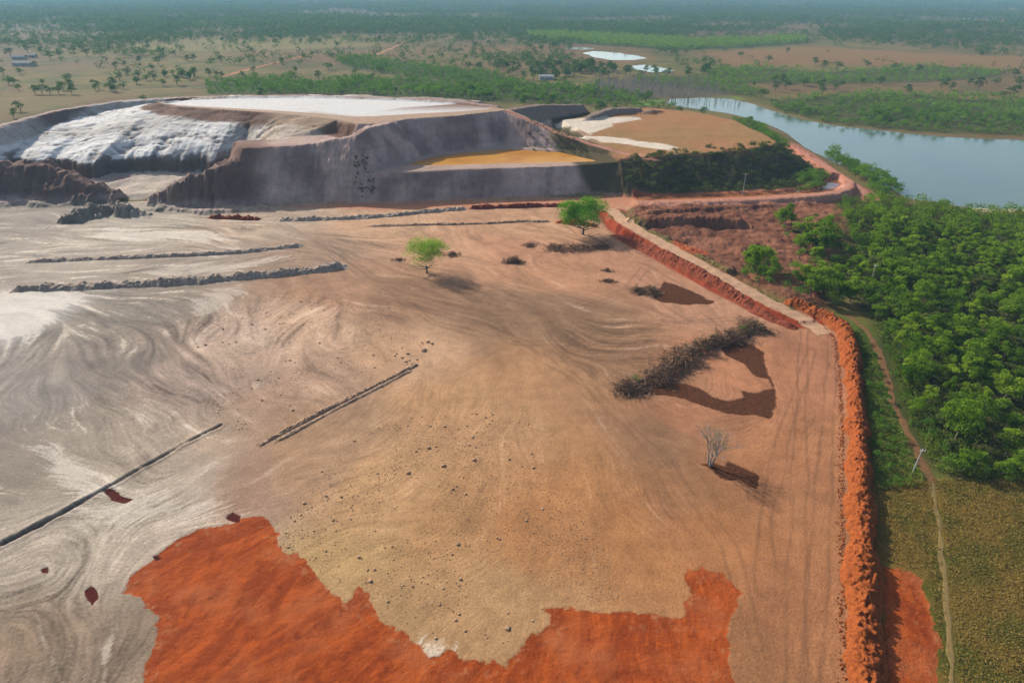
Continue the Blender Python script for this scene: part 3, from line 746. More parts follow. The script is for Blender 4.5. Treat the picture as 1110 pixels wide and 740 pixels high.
# ------------------------------------------------------------------ water and roads
def offset(poly, d):
    poly = np.asarray(poly, float); n = len(poly)
    ar = 0.5 * sum(poly[i][0] * poly[(i + 1) % n][1] - poly[(i + 1) % n][0] * poly[i][1] for i in range(n))
    sg = 1 if ar > 0 else -1
    out = []
    for i in range(n):
        a, b, c = poly[i - 1], poly[i], poly[(i + 1) % n]
        n1 = np.array([b[1] - a[1], a[0] - b[0]]); n1 /= np.linalg.norm(n1) + 1e-9
        n2 = np.array([c[1] - b[1], b[0] - c[0]]); n2 /= np.linalg.norm(n2) + 1e-9
        v = n1 + n2; v /= max(np.linalg.norm(v), .4)
        out.append(b + sg * d * v)
    return np.array(out)

def sheet(name, poly, z, mat):
    bm = bmesh.new()
    f = bm.faces.new([bm.verts.new((p[0], p[1], z)) for p in poly])
    bmesh.ops.triangulate(bm, faces=[f]); bmesh.ops.recalc_face_normals(bm, faces=bm.faces)
    for f in bm.faces:
        if f.normal.z < 0: f.normal_flip()
    me = bpy.data.meshes.new(name); bm.to_mesh(me); bm.free(); me.materials.append(mat)
    o = bpy.data.objects.new(name, me); COL.objects.link(o)
    return tag(o, kind='structure')

def water_material(name, c1, c2, scale, rough, ripple, spec=.5, rd=.03):
    s = N(name)
    c = s.mix(s.ramp(s.noise(scale, 4, .55, dist=.6), .35, .65), list(c1), list(c2))
    h = s.math('ADD', s.noise(ripple, 4, .6), s.math('MULTIPLY', s.noise(ripple * .23, 3, .5), 1.5))
    return s.out(s.pbr(c, rough, s.bump(h, .35, rd), spec))
M_LAKE = water_material('lake_water', alb(92, 116, 96, .44), alb(104, 124, 98, .44), .02, .14, 1.1, .4, .05)
M_YEL = water_material('ochre_water', alb(206, 146, 52), alb(186, 122, 36), .05, .35, 1.2, .12, .01)
M_CHN = water_material('drain_water', alb(176, 116, 74), alb(150, 92, 56), .12, .14, 1.5, .5, .01)
M_PND = water_material('pond_water', alb(110, 140, 140), alb(90, 120, 116), .02, .1, .5, .5, .02)
sheet('reservoir_water', offset(LAKE, 4), -0.62, M_LAKE)
sheet('settling_pond_water', offset(PY_, 2.5), 10.35, M_YEL)
sheet('drain_water', offset(CHAN, .8), -0.35, M_CHN)
for q, z in zip(FP, FPz): sheet('pond_water', offset(q, 12), z, M_PND)

def resample(pts, ds):
    pts = np.asarray(pts, float)
    L = np.concatenate([[0], np.cumsum(np.linalg.norm(np.diff(pts[:, :2], axis=0), axis=1))])
    n = max(2, int(L[-1] / ds)); t = np.linspace(0, L[-1], n)
    # smooth the corners a little
    q = np.stack([np.interp(t, L, pts[:, k]) for k in range(pts.shape[1])], 1)
    k = max(1, int(4.0 / ds))
    for _ in range(2):
        c = np.cumsum(np.vstack([np.repeat(q[:1], k + 1, 0), q, np.repeat(q[-1:], k, 0)]), 0)
        q2 = (c[2 * k + 1:] - c[:-2 * k - 1]) / (2 * k + 1)
        q2[0], q2[-1] = q[0], q[-1]; q = q2
    return q, t

def frame(q):
    d = np.gradient(q[:, :2], axis=0); d /= np.linalg.norm(d, axis=1)[:, None] + 1e-9
    return np.stack([d[:, 1], -d[:, 0]], 1)

def grid_faces(n, m):
    a, b = np.meshgrid(np.arange(n - 1), np.arange(m - 1), indexing='ij')
    return np.stack([a * m + b, a * m + b + 1, (a + 1) * m + b + 1, (a + 1) * m + b], -1).reshape(-1, 4)

def road(name, pts, w, mat, lift=.05, ds=.7, m=9, ragged=.25):
    q, t = resample(pts[:, :2], ds); nr = frame(q)
    wl = w / 2 * (1 + ragged * (vn(t, t * 0 + 3, 2.4, 3) * 2 - 1)); wr = w / 2 * (1 + ragged * (vn(t, t * 0 + 9, 2.4, 5) * 2 - 1))
    u = np.linspace(-1, 1, m)
    off = np.where(u[None] < 0, u[None] * wl[:, None], u[None] * wr[:, None])
    x = q[:, 0:1] + nr[:, 0:1] * off; y = q[:, 1:2] + nr[:, 1:2] * off
    z = tz(x, y) + lift
    z[:, 0] -= .09; z[:, -1] -= .09
    v = np.stack([x, y, z], -1).reshape(-1, 3)
    f = grid_faces(len(q), m)[:, ::-1]
    return tag(mesh(name, v, f, mat, smooth=True), kind='structure')
M_ROAD = soil_material('haul_road_soil', alb(204, 162, 126), alb(184, 140, 106), .8, .95, .4, .1)
M_RROAD = soil_material('red_road_soil', alb(198, 140, 112), alb(172, 112, 86), .7, .95, .4, .1)
M_PATH = soil_material('path_soil', alb(136, 94, 58), alb(104, 82, 46), .9, .95, .5, .12)
HR = P3([(640, 219, 1), (664, 228, 1.2), (676, 240, 2.2), (700, 254, 2.8), (740, 276, 2.9), (780, 298, 2.7), (815, 317, 2.0), (845, 333, 1.1), (872, 346, 0.3), (896, 362, 0)])
road('haul_road', HR, 5.2, M_ROAD, .06)
road('ramp_road', RAMP, 4.4, M_RROAD, .06)
road('dam_crest_road', P3([(-40, 150, 19), (0, 136, 21), (60, 120, 22.5), (130, 109.5, 24), (180, 106.5, 25), (230, 104.5, 25.2), (330, 103.4, 25.2), (430, 106.4, 25.2), (500, 110.4, 25.2), (536, 114.8, 25.2)]), 4.0, plain_material('crest_soil', alb(150, 122, 112), .95), .05)
road('ring_road', OUTR, 3.6, M_RROAD, .06)
road('drain_bank_road', RING, 2.6, M_RROAD, .06)
PATH_PX = [(916, 338), (940, 358), (955, 385), (962, 412), (972, 445), (985, 470), (997, 498), (1010, 522)]
road('path', P(PATH_PX), 1.6, M_PATH, .05, .5, 9, .8)
road('path', P([(1010, 522), (1017, 560), (1022, 610), (1027, 660), (1034, 770)]), .85, plain_material('pale_path_soil', alb(138, 114, 62), .95, 0, .5, 1.5), .05, .5, 7, .9)

# ------------------------------------------------------------------ earth berms pushed up by machine
def berm(name, pts, w, h, mat, label, cat='earth berm', group=None, ds=.28, m=23, rough=.3, cl=1.1, seed=0, taper=3.0):
    q, t = resample(pts[:, :2], ds); nr = frame(q)
    u = np.linspace(-1, 1, m)
    ww = w / 2 * (1 + .34 * (vn(t, t * 0, 5, seed) * 2 - 1) + .18 * (vn(t, t * 0 + 4, 1.6, seed) * 2 - 1))
    end = np.clip(np.minimum(t, t[-1] - t) / taper, 0, 1) ** .6
    x = q[:, 0:1] + nr[:, 0:1] * u * ww[:, None]; y = q[:, 1:2] + nr[:, 1:2] * u * ww[:, None]
    prof = np.clip((1 - np.abs(u)) * 1.25, 0, 1); prof = prof - .12 * prof ** 6
    hh = h * end * (1 + .36 * (vn(t, t * 0 + 8, 4, seed + 1) * 2 - 1) + .15 * (vn(t, t * 0 + 2, 1.5, seed + 1) * 2 - 1))
    q = q.copy(); q[:, :2] += nr * (.14 * w * (vn(t, t * 0 + 6, 6, seed + 3) * 2 - 1))[:, None]
    body = prof[None] * hh[:, None]
    lumps = .55 * fbm(x, y, cl, 3, seed + 2) + .45 * np.maximum(0, fbm(x, y, cl * .45, 2, seed + 7)) * 1.4
    z = tz(x, y) + body + rough * h * lumps * np.minimum(1, prof * 2.2)[None] * end[:, None] ** .5
    z[:, 0] = tz(x[:, 0], y[:, 0]) - .25; z[:, -1] = tz(x[:, -1], y[:, -1]) - .25
    z[0] = tz(x[0], y[0]) - .25; z[-1] = tz(x[-1], y[-1]) - .25
    jx = .35 * cl * fbm(x, y, cl * .6, 2, seed + 4) * prof[None]; jy = .35 * cl * fbm(x, y, cl * .6, 2, seed + 6) * prof[None]
    v = np.stack([x + jx, y + jy, z], -1).reshape(-1, 3)
    o = mesh(name, v, grid_faces(len(q), m)[:, ::-1], mat, smooth=True)
    return tag(o, label, cat, group)
M_RED = soil_material('red_earth', alb(182, 96, 38), alb(132, 64, 28), 2.4, .95, .8, .2)
M_RED2 = soil_material('brown_red_earth', alb(160, 80, 48), alb(112, 54, 34), 1.8, .95, .8, .2)
M_DRED = soil_material('dark_red_earth', alb(158, 74, 44), alb(112, 50, 32), 1.4, .95, .8, .2)
M_GREY = soil_material('grey_earth', alb(200, 178, 156), alb(146, 126, 110), 1.4, .95, .8, .2)
M_TAN = soil_material('tan_earth', alb(190, 154, 122), alb(136, 108, 88), 1.4, .95, .8, .2)
berm('earth_berm', P([(848, 328), (880, 339), (905, 350), (918, 364), (923, 392), (927, 430), (930, 480), (932, 540), (934, 600), (937, 660), (940, 740), (944, 900)]), 4.8, 2.5, M_RED,
     'long clumpy fresh red earth berm between the mudflat and the green wood', rough=.3, cl=.75, seed=1, ds=.2, m=29)
berm('earth_berm', P([(664, 250), (687, 263), (722, 280), (757, 298), (790, 316), (820, 334), (845, 345), (868, 353.5)], 1.2), 3.4, .8, M_RED2, 'short red earth berm along the mudflat side of the haul road', rough=.3, cl=.9, seed=2)
berm('earth_berm', P([(12, 313), (60, 312.5), (150, 308.5), (230, 303.5), (300, 297.5), (350, 292), (379, 288)]), 4.8, 1.5, M_GREY, 'thick dark grey earth berm curving across the pale mud, nearer of two', 'earth berm', None, .3, 21, .35, 1.2, 3)
berm('earth_berm', P([(26, 283), (90, 281), (150, 278.5), (215, 276.5), (270, 272.5), (331, 266)]), 3.2, .9, M_GREY, 'thin grey earth berm on the pale mud below the breached dam', 'earth berm', None, .3, 19, .35, 1.2, 4)
berm('earth_berm', P([(456, 393), (410, 417), (360, 441), (310, 466), (274, 487)]), 1.6, .38, M_TAN, 'low tan double earth berm in the middle of the cloddy mud', 'earth berm', None, .2, 15, .6, .5, 6, 1.5)
berm('earth_berm', P([(450, 400), (420, 415), (370, 441), (330, 462), (290, 483)]), 1.2, .25, M_TAN, 'faint thin earth berm just in front of the low tan double berm', 'earth berm', None, .22, 11, .45, .6, 7, 1.5)
berm('rubble_ridge', P([(300, 239), (350, 238), (395, 236.5), (440, 232.5), (475, 229), (508, 226.5)]), 3.6, .9, M_GREY, 'ridge of grey lumps lying before the dam wall', 'rubble ridge', None, .3, 17, .6, 1.4, 8)
berm('rubble_ridge', P([(506, 226.5), (540, 225), (580, 224), (616, 223.5)]), 3.0, 1.3, M_DRED, 'dark red end of the rubble ridge behind the bright green tree', 'rubble ridge', None, .3, 17, .4, 1.2, 9)
berm('rubble_ridge', P([(395, 246), (450, 244), (500, 243), (545, 242), (560, 240), (600, 241)]), 2.4, .5, M_TAN, 'low second row of tan rubble behind the pale green tree', 'rubble ridge', None, .3, 15, .6, 1.2, 10)
berm('rubble_ridge', P([(600, 241), (625, 243), (650, 246)]), 3.6, 1.3, M_RED, 'short red heap at the foot of the bright green tree', 'rubble ridge', None, .3, 17, .5, 1.2, 12)
berm('rubble_ridge', P([(224, 236), (255, 237), (285, 238)]), 3.4, 1.0, M_DRED, 'dark broken lumps below the eroded wall remnant', 'rubble ridge', None, .3, 15, .8, 1.2, 13)

# ------------------------------------------------------------------ mesh pieces
class MB:
    def __init__(s): s.v = []; s.f = []; s.t = []; s.m = []; s.n = 0
    def add(s, v, f, tone=0.5, mi=0):
        v = np.asarray(v, float); f = np.asarray(f, int)
        s.v.append(v); s.f.append(f + s.n); s.n += len(v)
        s.t.append(np.broadcast_to(tone, (len(v),)).astype(float)); s.m.append(np.full(len(f), mi))
        return s
    def build(s, name, mat, parent=None, mats=None, smooth=False):
        return mesh(name, np.vstack(s.v), np.vstack(s.f), mat, parent, smooth, {'tone': ('FLOAT', np.concatenate(s.t))}, mats, np.concatenate(s.m))

def quads(c, size, r, up=0.0, asp=.75):
    """leaf-sized quads at points c with random facing"""
    n = len(c); size = np.broadcast_to(size, (n,))
    nr = r.normal(size=(n, 3)); nr[:, 2] += up * 1.5; nr /= np.linalg.norm(nr, axis=1)[:, None]
    h = r.normal(size=(n, 3)); a = np.cross(nr, h); a /= np.linalg.norm(a, axis=1)[:, None] + 1e-9
    b = np.cross(nr, a)
    a = a * (size * .5)[:, None]; b = b * (size * .5 * asp)[:, None]
    k = r.uniform(.45, 1, (4, n, 1))
    v = np.stack([c - a * k[0], c - b * k[1], c + a * k[2], c + b * k[3]], 1).reshape(-1, 3)
    return v, np.arange(4 * n).reshape(-1, 4)

def tube(pts, rad, sides=6):
    pts = np.asarray(pts, float); n = len(pts); rad = np.broadcast_to(rad, (n,))
    d = np.gradient(pts, axis=0); d /= np.linalg.norm(d, axis=1)[:, None] + 1e-9
    ref = np.array([1.0, 0, 0]) if abs(d[0][0]) < .8 else np.array([0, 1.0, 0])
    a = np.cross(d, ref); a /= np.linalg.norm(a, axis=1)[:, None] + 1e-9; b = np.cross(d, a)
    th = np.linspace(0, 2 * np.pi, sides, endpoint=False)
    v = pts[:, None] + rad[:, None, None] * (np.cos(th)[None, :, None] * a[:, None] + np.sin(th)[None, :, None] * b[:, None])
    f = []
    for i in range(n - 1):
        for k in range(sides):
            f.append((i * sides + k, i * sides + (k + 1) % sides, (i + 1) * sides + (k + 1) % sides, (i + 1) * sides + k))
    return v.reshape(-1, 3), np.array(f)

def boxv(c, s):
    c = np.array(c, float); s = np.array(s, float) / 2
    v = np.array([[x, y, z] for z in (-1, 1) for y in (-1, 1) for x in (-1, 1)]) * s + c
    f = np.array([(0, 2, 3, 1), (4, 5, 7, 6), (0, 1, 5, 4), (2, 6, 7, 3), (0, 4, 6, 2), (1, 3, 7, 5)])
    return v, f

def crown_points(r, R, H, z0, nl, n, spread=.62, lob=.48):
    """leaf positions: a loose heap of leafy lobes with gaps between them"""
    out = []; tone = []
    L = []
    while len(L) < nl:
        p = r.uniform(-1, 1, 3)
        if np.linalg.norm(p) < 1: L.append(p)
    per = n // nl
    for p in L:
        c = np.array([p[0] * R * spread, p[1] * R * spread, z0 + H * .5 + p[2] * H * .36])
        rr = R * lob * r.uniform(.6, 1.15)
        d = r.normal(size=(per, 3)); d /= np.linalg.norm(d, axis=1)[:, None]
        d[:, 2] = np.where(d[:, 2] < -.3, -d[:, 2] * .6, d[:, 2])
        q = c + d * rr * (r.uniform(.25, 1, (per, 1)) ** .45) * np.array([1, 1, .75])
        out.append(q); tone.append(np.full(per, r.uniform(.0, 1)))
    return np.vstack(out), np.concatenate(tone)

def trunk_mb(r, h, rad, R, limbs=5, sides=7):
    mb = MB()
    lean = r.uniform(-.25, .25, 2)
    mb.add(*tube([[0, 0, -.4], [lean[0] * .2, lean[1] * .2, h * .35], [lean[0], lean[1], h * .8], [lean[0] * 1.2, lean[1] * 1.2, h * 1.1]], [rad * 1.35, rad, rad * .75, rad * .4], sides))
    for k in range(limbs):
        a = 2 * math.pi * (k + r.uniform(0, .6)) / limbs; e = r.uniform(.5, .8) * R
        b = np.array([lean[0] * .6, lean[1] * .6, h * r.uniform(.5, .85)])
        tip = b + [math.cos(a) * e, math.sin(a) * e, h * r.uniform(.3, .75)]
        mid = (b + tip) / 2 + [0, 0, h * .08]
        mb.add(*tube([b, mid, tip], [rad * .55, rad * .35, rad * .12], 5))
    return mb

M_BARK = plain_material('bark', (.13, .10, .075), .95, 0, .5, 3)
M_BARKG = plain_material('grey_bark', (.24, .21, .18), .95, 0, .4, 3)
L_FOR = leaf_material('wood_leaves', (.022, .065, .006), (.22, .33, .026), .42, .6, .55)
L_FOR2 = leaf_material('lime_leaves', (.06, .12, .010), (.30, .40, .035), .45, .6, .55)
L_FOR3 = leaf_material('olive_leaves', (.05, .07, .018), (.17, .19, .055), .35, .6, .55)
L_LONE = leaf_material('bright_leaves', (.070, .20, .014), (.15, .31, .024), .42)
L_PALE = leaf_material('pale_leaves', (.17, .26, .04), (.27, .37, .065), .42)
L_SAV = leaf_material('savannah_leaves', (.022, .062, .018), (.11, .16, .04), .35, .6)
L_BANK = leaf_material('bank_leaves', (.035, .095, .018), (.19, .285, .045), .38, .75)
L_BELT = leaf_material('belt_leaves', (.025, .085, .012), (.17, .27, .035), .4, .75)
L_SHRUB = leaf_material('shrub_leaves', (.036, .058, .020), (.125, .135, .045), .32)
L_DEAD = leaf_material('dead_twigs', (.10, .085, .065), (.17, .145, .11), .2)
L_GRASS = leaf_material('grass_blades', (.165, .112, .03), (.26, .175, .05), .3, 0.0, .5)
L_UNDER = leaf_material('undergrowth_leaves', (.050, .078, .014), (.18, .21, .04), .35, 0.0, .2)

def scatter(poly, mind, seed, cap=20000):
    r = np.random.default_rng(seed); poly = np.asarray(poly)
    lo, hi = poly.min(0), poly.max(0)
    n = int(np.prod(hi - lo) / mind ** 2 * 3.0)
    c = lo + r.random((n, 2)) * (hi - lo)
    c = c[sdf(c[:, 0], c[:, 1], poly) < 0]
    cell = {}; out = []
    for p in c:
        k = (int(p[0] // mind), int(p[1] // mind))
        if any((p[0] - q[0]) ** 2 + (p[1] - q[1]) ** 2 < mind ** 2 for i in (-1, 0, 1) for j in (-1, 0, 1) for q in cell.get((k[0] + i, k[1] + j), ())): continue
        cell.setdefault(k, []).append(p); out.append(p)
        if len(out) >= cap: break
    return np.array(out)

def in_frame(x, y, z=3.0, m=0.0):
    dz = z - CAM_H
    dep = y * CP - dz * SP
    u = CU + FPX * x / dep; v = CV + FPX * (-(y * SP + dz * CP)) / dep
    return (u > -m) & (u < 1110 + m) & (v > -m) & (v < 740 + m)

# ------------------------------------------------------------------ the dense wood on the right
R_ = np.random.default_rng(5)
FPROTO = []
for k in range(9):
    r = np.random.default_rng(100 + k)
    root = empty('forest_tree', (0, -200, 0))
    h = 1.9 + .4 * (k % 3); R = [3.3, 2.6, 3.9, 2.4, 3.0, 2.2, 3.6, 2.9, 2.5][k]
    tr = trunk_mb(r, h, .16, R * .7, 4).build('trunk', M_BARK, root)
    c, t = crown_points(r, R, [5.4, 4.6, 6.0, 3.8, 6.4, 3.8, 5.2, 5.8, 4.4][k], h * .3, 15 + k % 4, 2200, .7, .36)
    cb = MB(); v, f = quads(c, r.uniform(.28, .58, len(c)), r, .3); cb.add(v, f, np.repeat(t, 4))
    cr = cb.build('crown', [L_FOR, L_FOR2, L_FOR, L_FOR3, L_FOR, L_FOR2, L_FOR, L_FOR2, L_FOR][k], root)
    FPROTO.append((root, (tr, cr)))
used_proto = set()
def place(protos, k, x, y, sc, label, cat, group, rz=None, z=None):
    root, kids = protos[k]
    rz = random.uniform(0, 6.28) if rz is None else rz
    z = float(tz(x, y)) if z is None else z
    s3 = sc if hasattr(sc, '__len__') else (sc, sc, sc)
    key = (id(protos), k)
    if key not in used_proto:
        used_proto.add(key); root.location = (x, y, z); root.rotation_euler.z = rz; root.scale = s3; o = root
    else: o = dup(root, (x, y, z), rz, s3, kids)
    return tag(o, label, cat, group)

fp = scatter(offset(FOREST, -.5), 3.5, 31)
fp = fp[(np.abs(fp[:, 0]) < 0.95 * fp[:, 1] + 30)]
vis = in_frame(fp[:, 0], fp[:, 1], 4, 12)
dist_path = seg_dist(fp[:, 0], fp[:, 1], P(PATH_PX))[0]
fp = fp[dist_path > 2.6]; vis = in_frame(fp[:, 0], fp[:, 1], 4, 12); dist_path = seg_dist(fp[:, 0], fp[:, 1], P(PATH_PX))[0]
order = np.argsort(np.where(vis, 0, 1e5) + np.hypot(fp[:, 0], fp[:, 1]))
LONE_F = [(822, 296, 1.35), (812, 290, 1.0), (832, 304, .9), (818, 284, .95), (850, 246, 1.0), (858, 243, .8), (846, 240, .75), (868, 262, 1.05), (880, 272, 1.1), (893, 276, 1.1), (880, 260, .9),
          (896, 264, 1.05), (906, 268, .85), (894, 252, .9), (884, 284, 1.0), (868, 272, .75), (890, 318, 1.15), (878, 324, 1.0), (905, 327, 1.1), (922, 324, 1.05), (868, 314, .8), (862, 258, .8)]
nF = 0
for (u, v, sc) in LONE_F:
    sc *= 1.3; x, y = at(u, v, .8); d_ = u > 860 and v > 310
    if u < 840: lab, gr_ = 'tall leafy tree in the small clump on red ground beside the haul road', 'trees beside the haul road'
    elif v > 300: lab, gr_ = 'round leafy tree in the dark row behind the bend of the red berm', 'trees behind the berm bend'
    else: lab, gr_ = 'leafy green tree in the grove on red ground below the ring road', 'trees in the grove'
    place(FPROTO, nF % 9, x, y, (sc, sc, sc * random.uniform(.95, 1.15)), lab, 'tree', gr_); nF += 1
rest_wood = []
for n_, i in enumerate(order):
    x, y = fp[i]
    dedge = -float(sdf(np.array([x]), np.array([y]), FOREST)[0])
    sc = R_.uniform(.6, 1.25) * (1.0 if dedge > 4 else .75)
    if nF >= 290 or not vis[i]:
        rest_wood.append((x, y, sc)); continue
    if dist_path[i] < 9: lab, gr_ = 'bushy green tree in the wood edge beside the reddish footpath', 'trees beside the footpath'
    elif y < 118 and dedge < 9: lab, gr_ = 'bushy green tree at the wood edge above the brown grass field', 'trees above the grass field'
    elif y > 240: lab, gr_ = 'green tree of the wood near the reservoir shore', 'trees near the shore'
    else: lab, gr_ = 'leafy green tree deep inside the dense wood right of the red berm', 'trees inside the wood'
    place(FPROTO, int(R_.integers(9)), x, y, (sc, sc, sc * R_.uniform(.85, 1.25)), lab, 'tree', gr_); nF += 1

def merged(name, pts, K, leaf, mat, label=None, cat=None, dome=.75, seed=3, sides=0, tall=1.0, zoff=None):
    """a mass of trees nobody would count, as one object. pts: x, y, radius"""
    r = np.random.default_rng(seed); pts = np.asarray(pts); n = len(pts)
    d = r.normal(size=(n, K, 3)); d /= np.linalg.norm(d, axis=2)[..., None]
    q = d * (r.uniform(.3, 1, (n, K, 1)) ** .5)
    # uneven crowns: two or three sub-lobes per tree
    lob = r.normal(size=(n, 3, 3)) * .42; li = r.integers(0, 3, (n, K))
    q = q * .68 + np.take_along_axis(lob, li[..., None].repeat(3, 2), 1)
    Rr = pts[:, 2][:, None, None]
    zc = tz(pts[:, 0], pts[:, 1])[:, None]
    c = np.empty_like(q)
    c[..., 0] = pts[:, 0][:, None] + q[..., 0] * Rr[..., 0]; c[..., 1] = pts[:, 1][:, None] + q[..., 1] * Rr[..., 0]
    c[..., 2] = zc + Rr[..., 0] * tall * (1.05 + q[..., 2] * dome)
    c[..., 2] = np.maximum(c[..., 2], zc + .15)
    sz = (leaf * Rr[..., 0] * r.uniform(.6, 1.2, (n, K))).ravel()
    v, f = quads(c.reshape(-1, 3), sz, r, .3)
    tone = np.repeat((r.random((n, 1)) * .75 + r.random((n, K)) * .25).ravel(), 4)
    o = mesh(name, v, f, mat, None, False, {'tone': ('FLOAT', tone)})
    return tag(o, label, cat, None, 'stuff')
merged('dense_wood', [(x, y, 2.7 * s_) for x, y, s_ in rest_wood], 260, .26, L_FOR, 'rest of the dense green wood right of the red berm', 'wood', seed=8, tall=1.05)

def low_cover(name, poly, n, hmax, leaf, mat, seed, label, cat, up=0.0, excl=None):
    r = np.random.default_rng(seed); poly = np.asarray(poly); lo, hi = poly.min(0), poly.max(0)
    c = lo + r.random((n * 3, 2)) * (hi - lo); c = c[sdf(c[:, 0], c[:, 1], poly) < 0][:n]
    if excl is not None: c = c[excl(c[:, 0], c[:, 1])]
    k = sstep(-.5, .6, fbm(c[:, 0], c[:, 1], 3.0, 3, seed))
    p = np.column_stack([c, tz(c[:, 0], c[:, 1]) + hmax * r.random(len(c)) * (.25 + .75 * k)])
    v, f = quads(p, r.uniform(.6, 1.3, len(c)) * leaf, r, up)
    o = mesh(name, v, f, mat, None, False, {'tone': ('FLOAT', np.repeat(np.clip(.35 * k + .65 * r.random(len(c)), 0, 1), 4))})
    return tag(o, label, cat, None, 'stuff')
off_path = lambda x, y: (seg_dist(x, y, P(PATH_PX))[0] > 1.7)
NEARW = P([(952, 395), (968, 440), (988, 488), (1010, 514), (1060, 522), (1150, 524), (1300, 524), (1300, 300), (1150, 233), (1000, 222), (905, 225), (870, 300), (925, 325), (944, 350)])
low_cover('undergrowth', NEARW, 72000, 2.8, .5, L_UNDER, 41, 'low tangled green growth under the wood', 'undergrowth', .2, off_path)
STRIP = P([(926, 352), (940, 362), (953, 385), (960, 412), (970, 445), (983, 475), (1000, 508), (1000, 528), (948, 532), (944, 480), (938, 420), (930, 380)])
EDGE = P([(948, 352), (962, 385), (970, 415), (981, 448), (995, 478), (1013, 510), (1060, 520), (1110, 522), (1110, 508), (1075, 500), (1035, 470), (1008, 420), (990, 380), (968, 350)])
low_cover('edge_growth', EDGE, 17000, 1.5, .42, L_UNDER, 45, 'low green growth between footpath and wood edge', 'undergrowth', .2, off_path)
low_cover('strip_growth', STRIP, 16000, 1.5, .4, L_UNDER, 42, 'low green shrubby growth between red berm and footpath', 'undergrowth', .2, off_path)
FIELD = P([(952, 527), (1000, 519), (1060, 519), (1150, 522), (1400, 526), (1500, 760), (1500, 820), (1030, 820), (1018, 690), (1008, 640), (1002, 618), (984, 614), (956, 608)])
off_path2 = lambda x, y: (seg_dist(x, y, P([(1010, 522), (1017, 560), (1022, 610), (1027, 660), (1034, 770)]))[0] > .8 * R_.random(len(x)) + .2)
low_cover('grass', FIELD, 80000, .6, .32, L_GRASS, 43, 'dry brown and olive tussock grass in the field right of the berm', 'grass', -.3, off_path2)
low_cover('scrub', DIST, 9000, .5, .4, leaf_material('dry_scrub', (.07, .035, .022), (.16, .085, .05), .2, 0, .3), 44, 'low reddish dry scrub on the disturbed ground by the haul road', 'scrub', .1,
          lambda x, y: (seg_dist(x, y, HAUL)[0] > 4.5) & (fbm(x, y, 8, 3, 7) > 0))
HAZE_D, SKY_S, SUN_S, EXPO = 1.0e-4, 0.125, 4.3, 0.78
# ------------------------------------------------------------------ single-mesh trees and bushes for the middle distance
def proto_tree(name, seed, R, H, hb, n, leaf, mat, nl=8, rad=.2, lob=.5):
    r = np.random.default_rng(seed)
    mb = trunk_mb(r, hb + H * .25, rad, R * .6, 4, 5)
    c, t = crown_points(r, R, H, hb, nl, n, .6, lob)
    v, f = quads(c, r.uniform(.6, 1.25, len(c)) * leaf, r, .3); mb.add(v, f, np.repeat(t, 4), 1)
    return mb.build(name, None, None, [M_BARK, mat])
def park(o): o.location = (0, -250, 0); return (o, ())
SAVP = [park(proto_tree('savannah_tree', 200 + k, [4.8, 4.2, 5.2, 3.8, 4.6][k], [5.4, 5.6, 5.0, 6.2, 6.6][k], [.9, .6, 1.3, .4, .5][k], 420, .85, L_SAV)) for k in range(5)]
BELTP = [park(proto_tree('belt_tree', 220 + k, 3.6 + .4 * k, 5.4 + .5 * k, 1.0, 420, .8, L_BELT)) for k in range(4)]
BANKP = [park(proto_tree('bank_tree', 240 + k, 3.2 + .3 * k, 4.4 + .4 * k, .5, 460, .7, L_BANK)) for k in range(4)]
SHRP = [park(proto_tree('slope_shrub', 260 + k, 1.5 + .25 * k, 1.8 + .3 * k, .1, 220, .42, L_SHRUB, 6, .06)) for k in range(3)]
GSHP = [park(proto_tree('shore_bush', 270 + k, 2.6 + .3 * k, 3.6 + .5 * k, .4, 620, .45, L_BELT, 9, .1)) for k in range(4)]

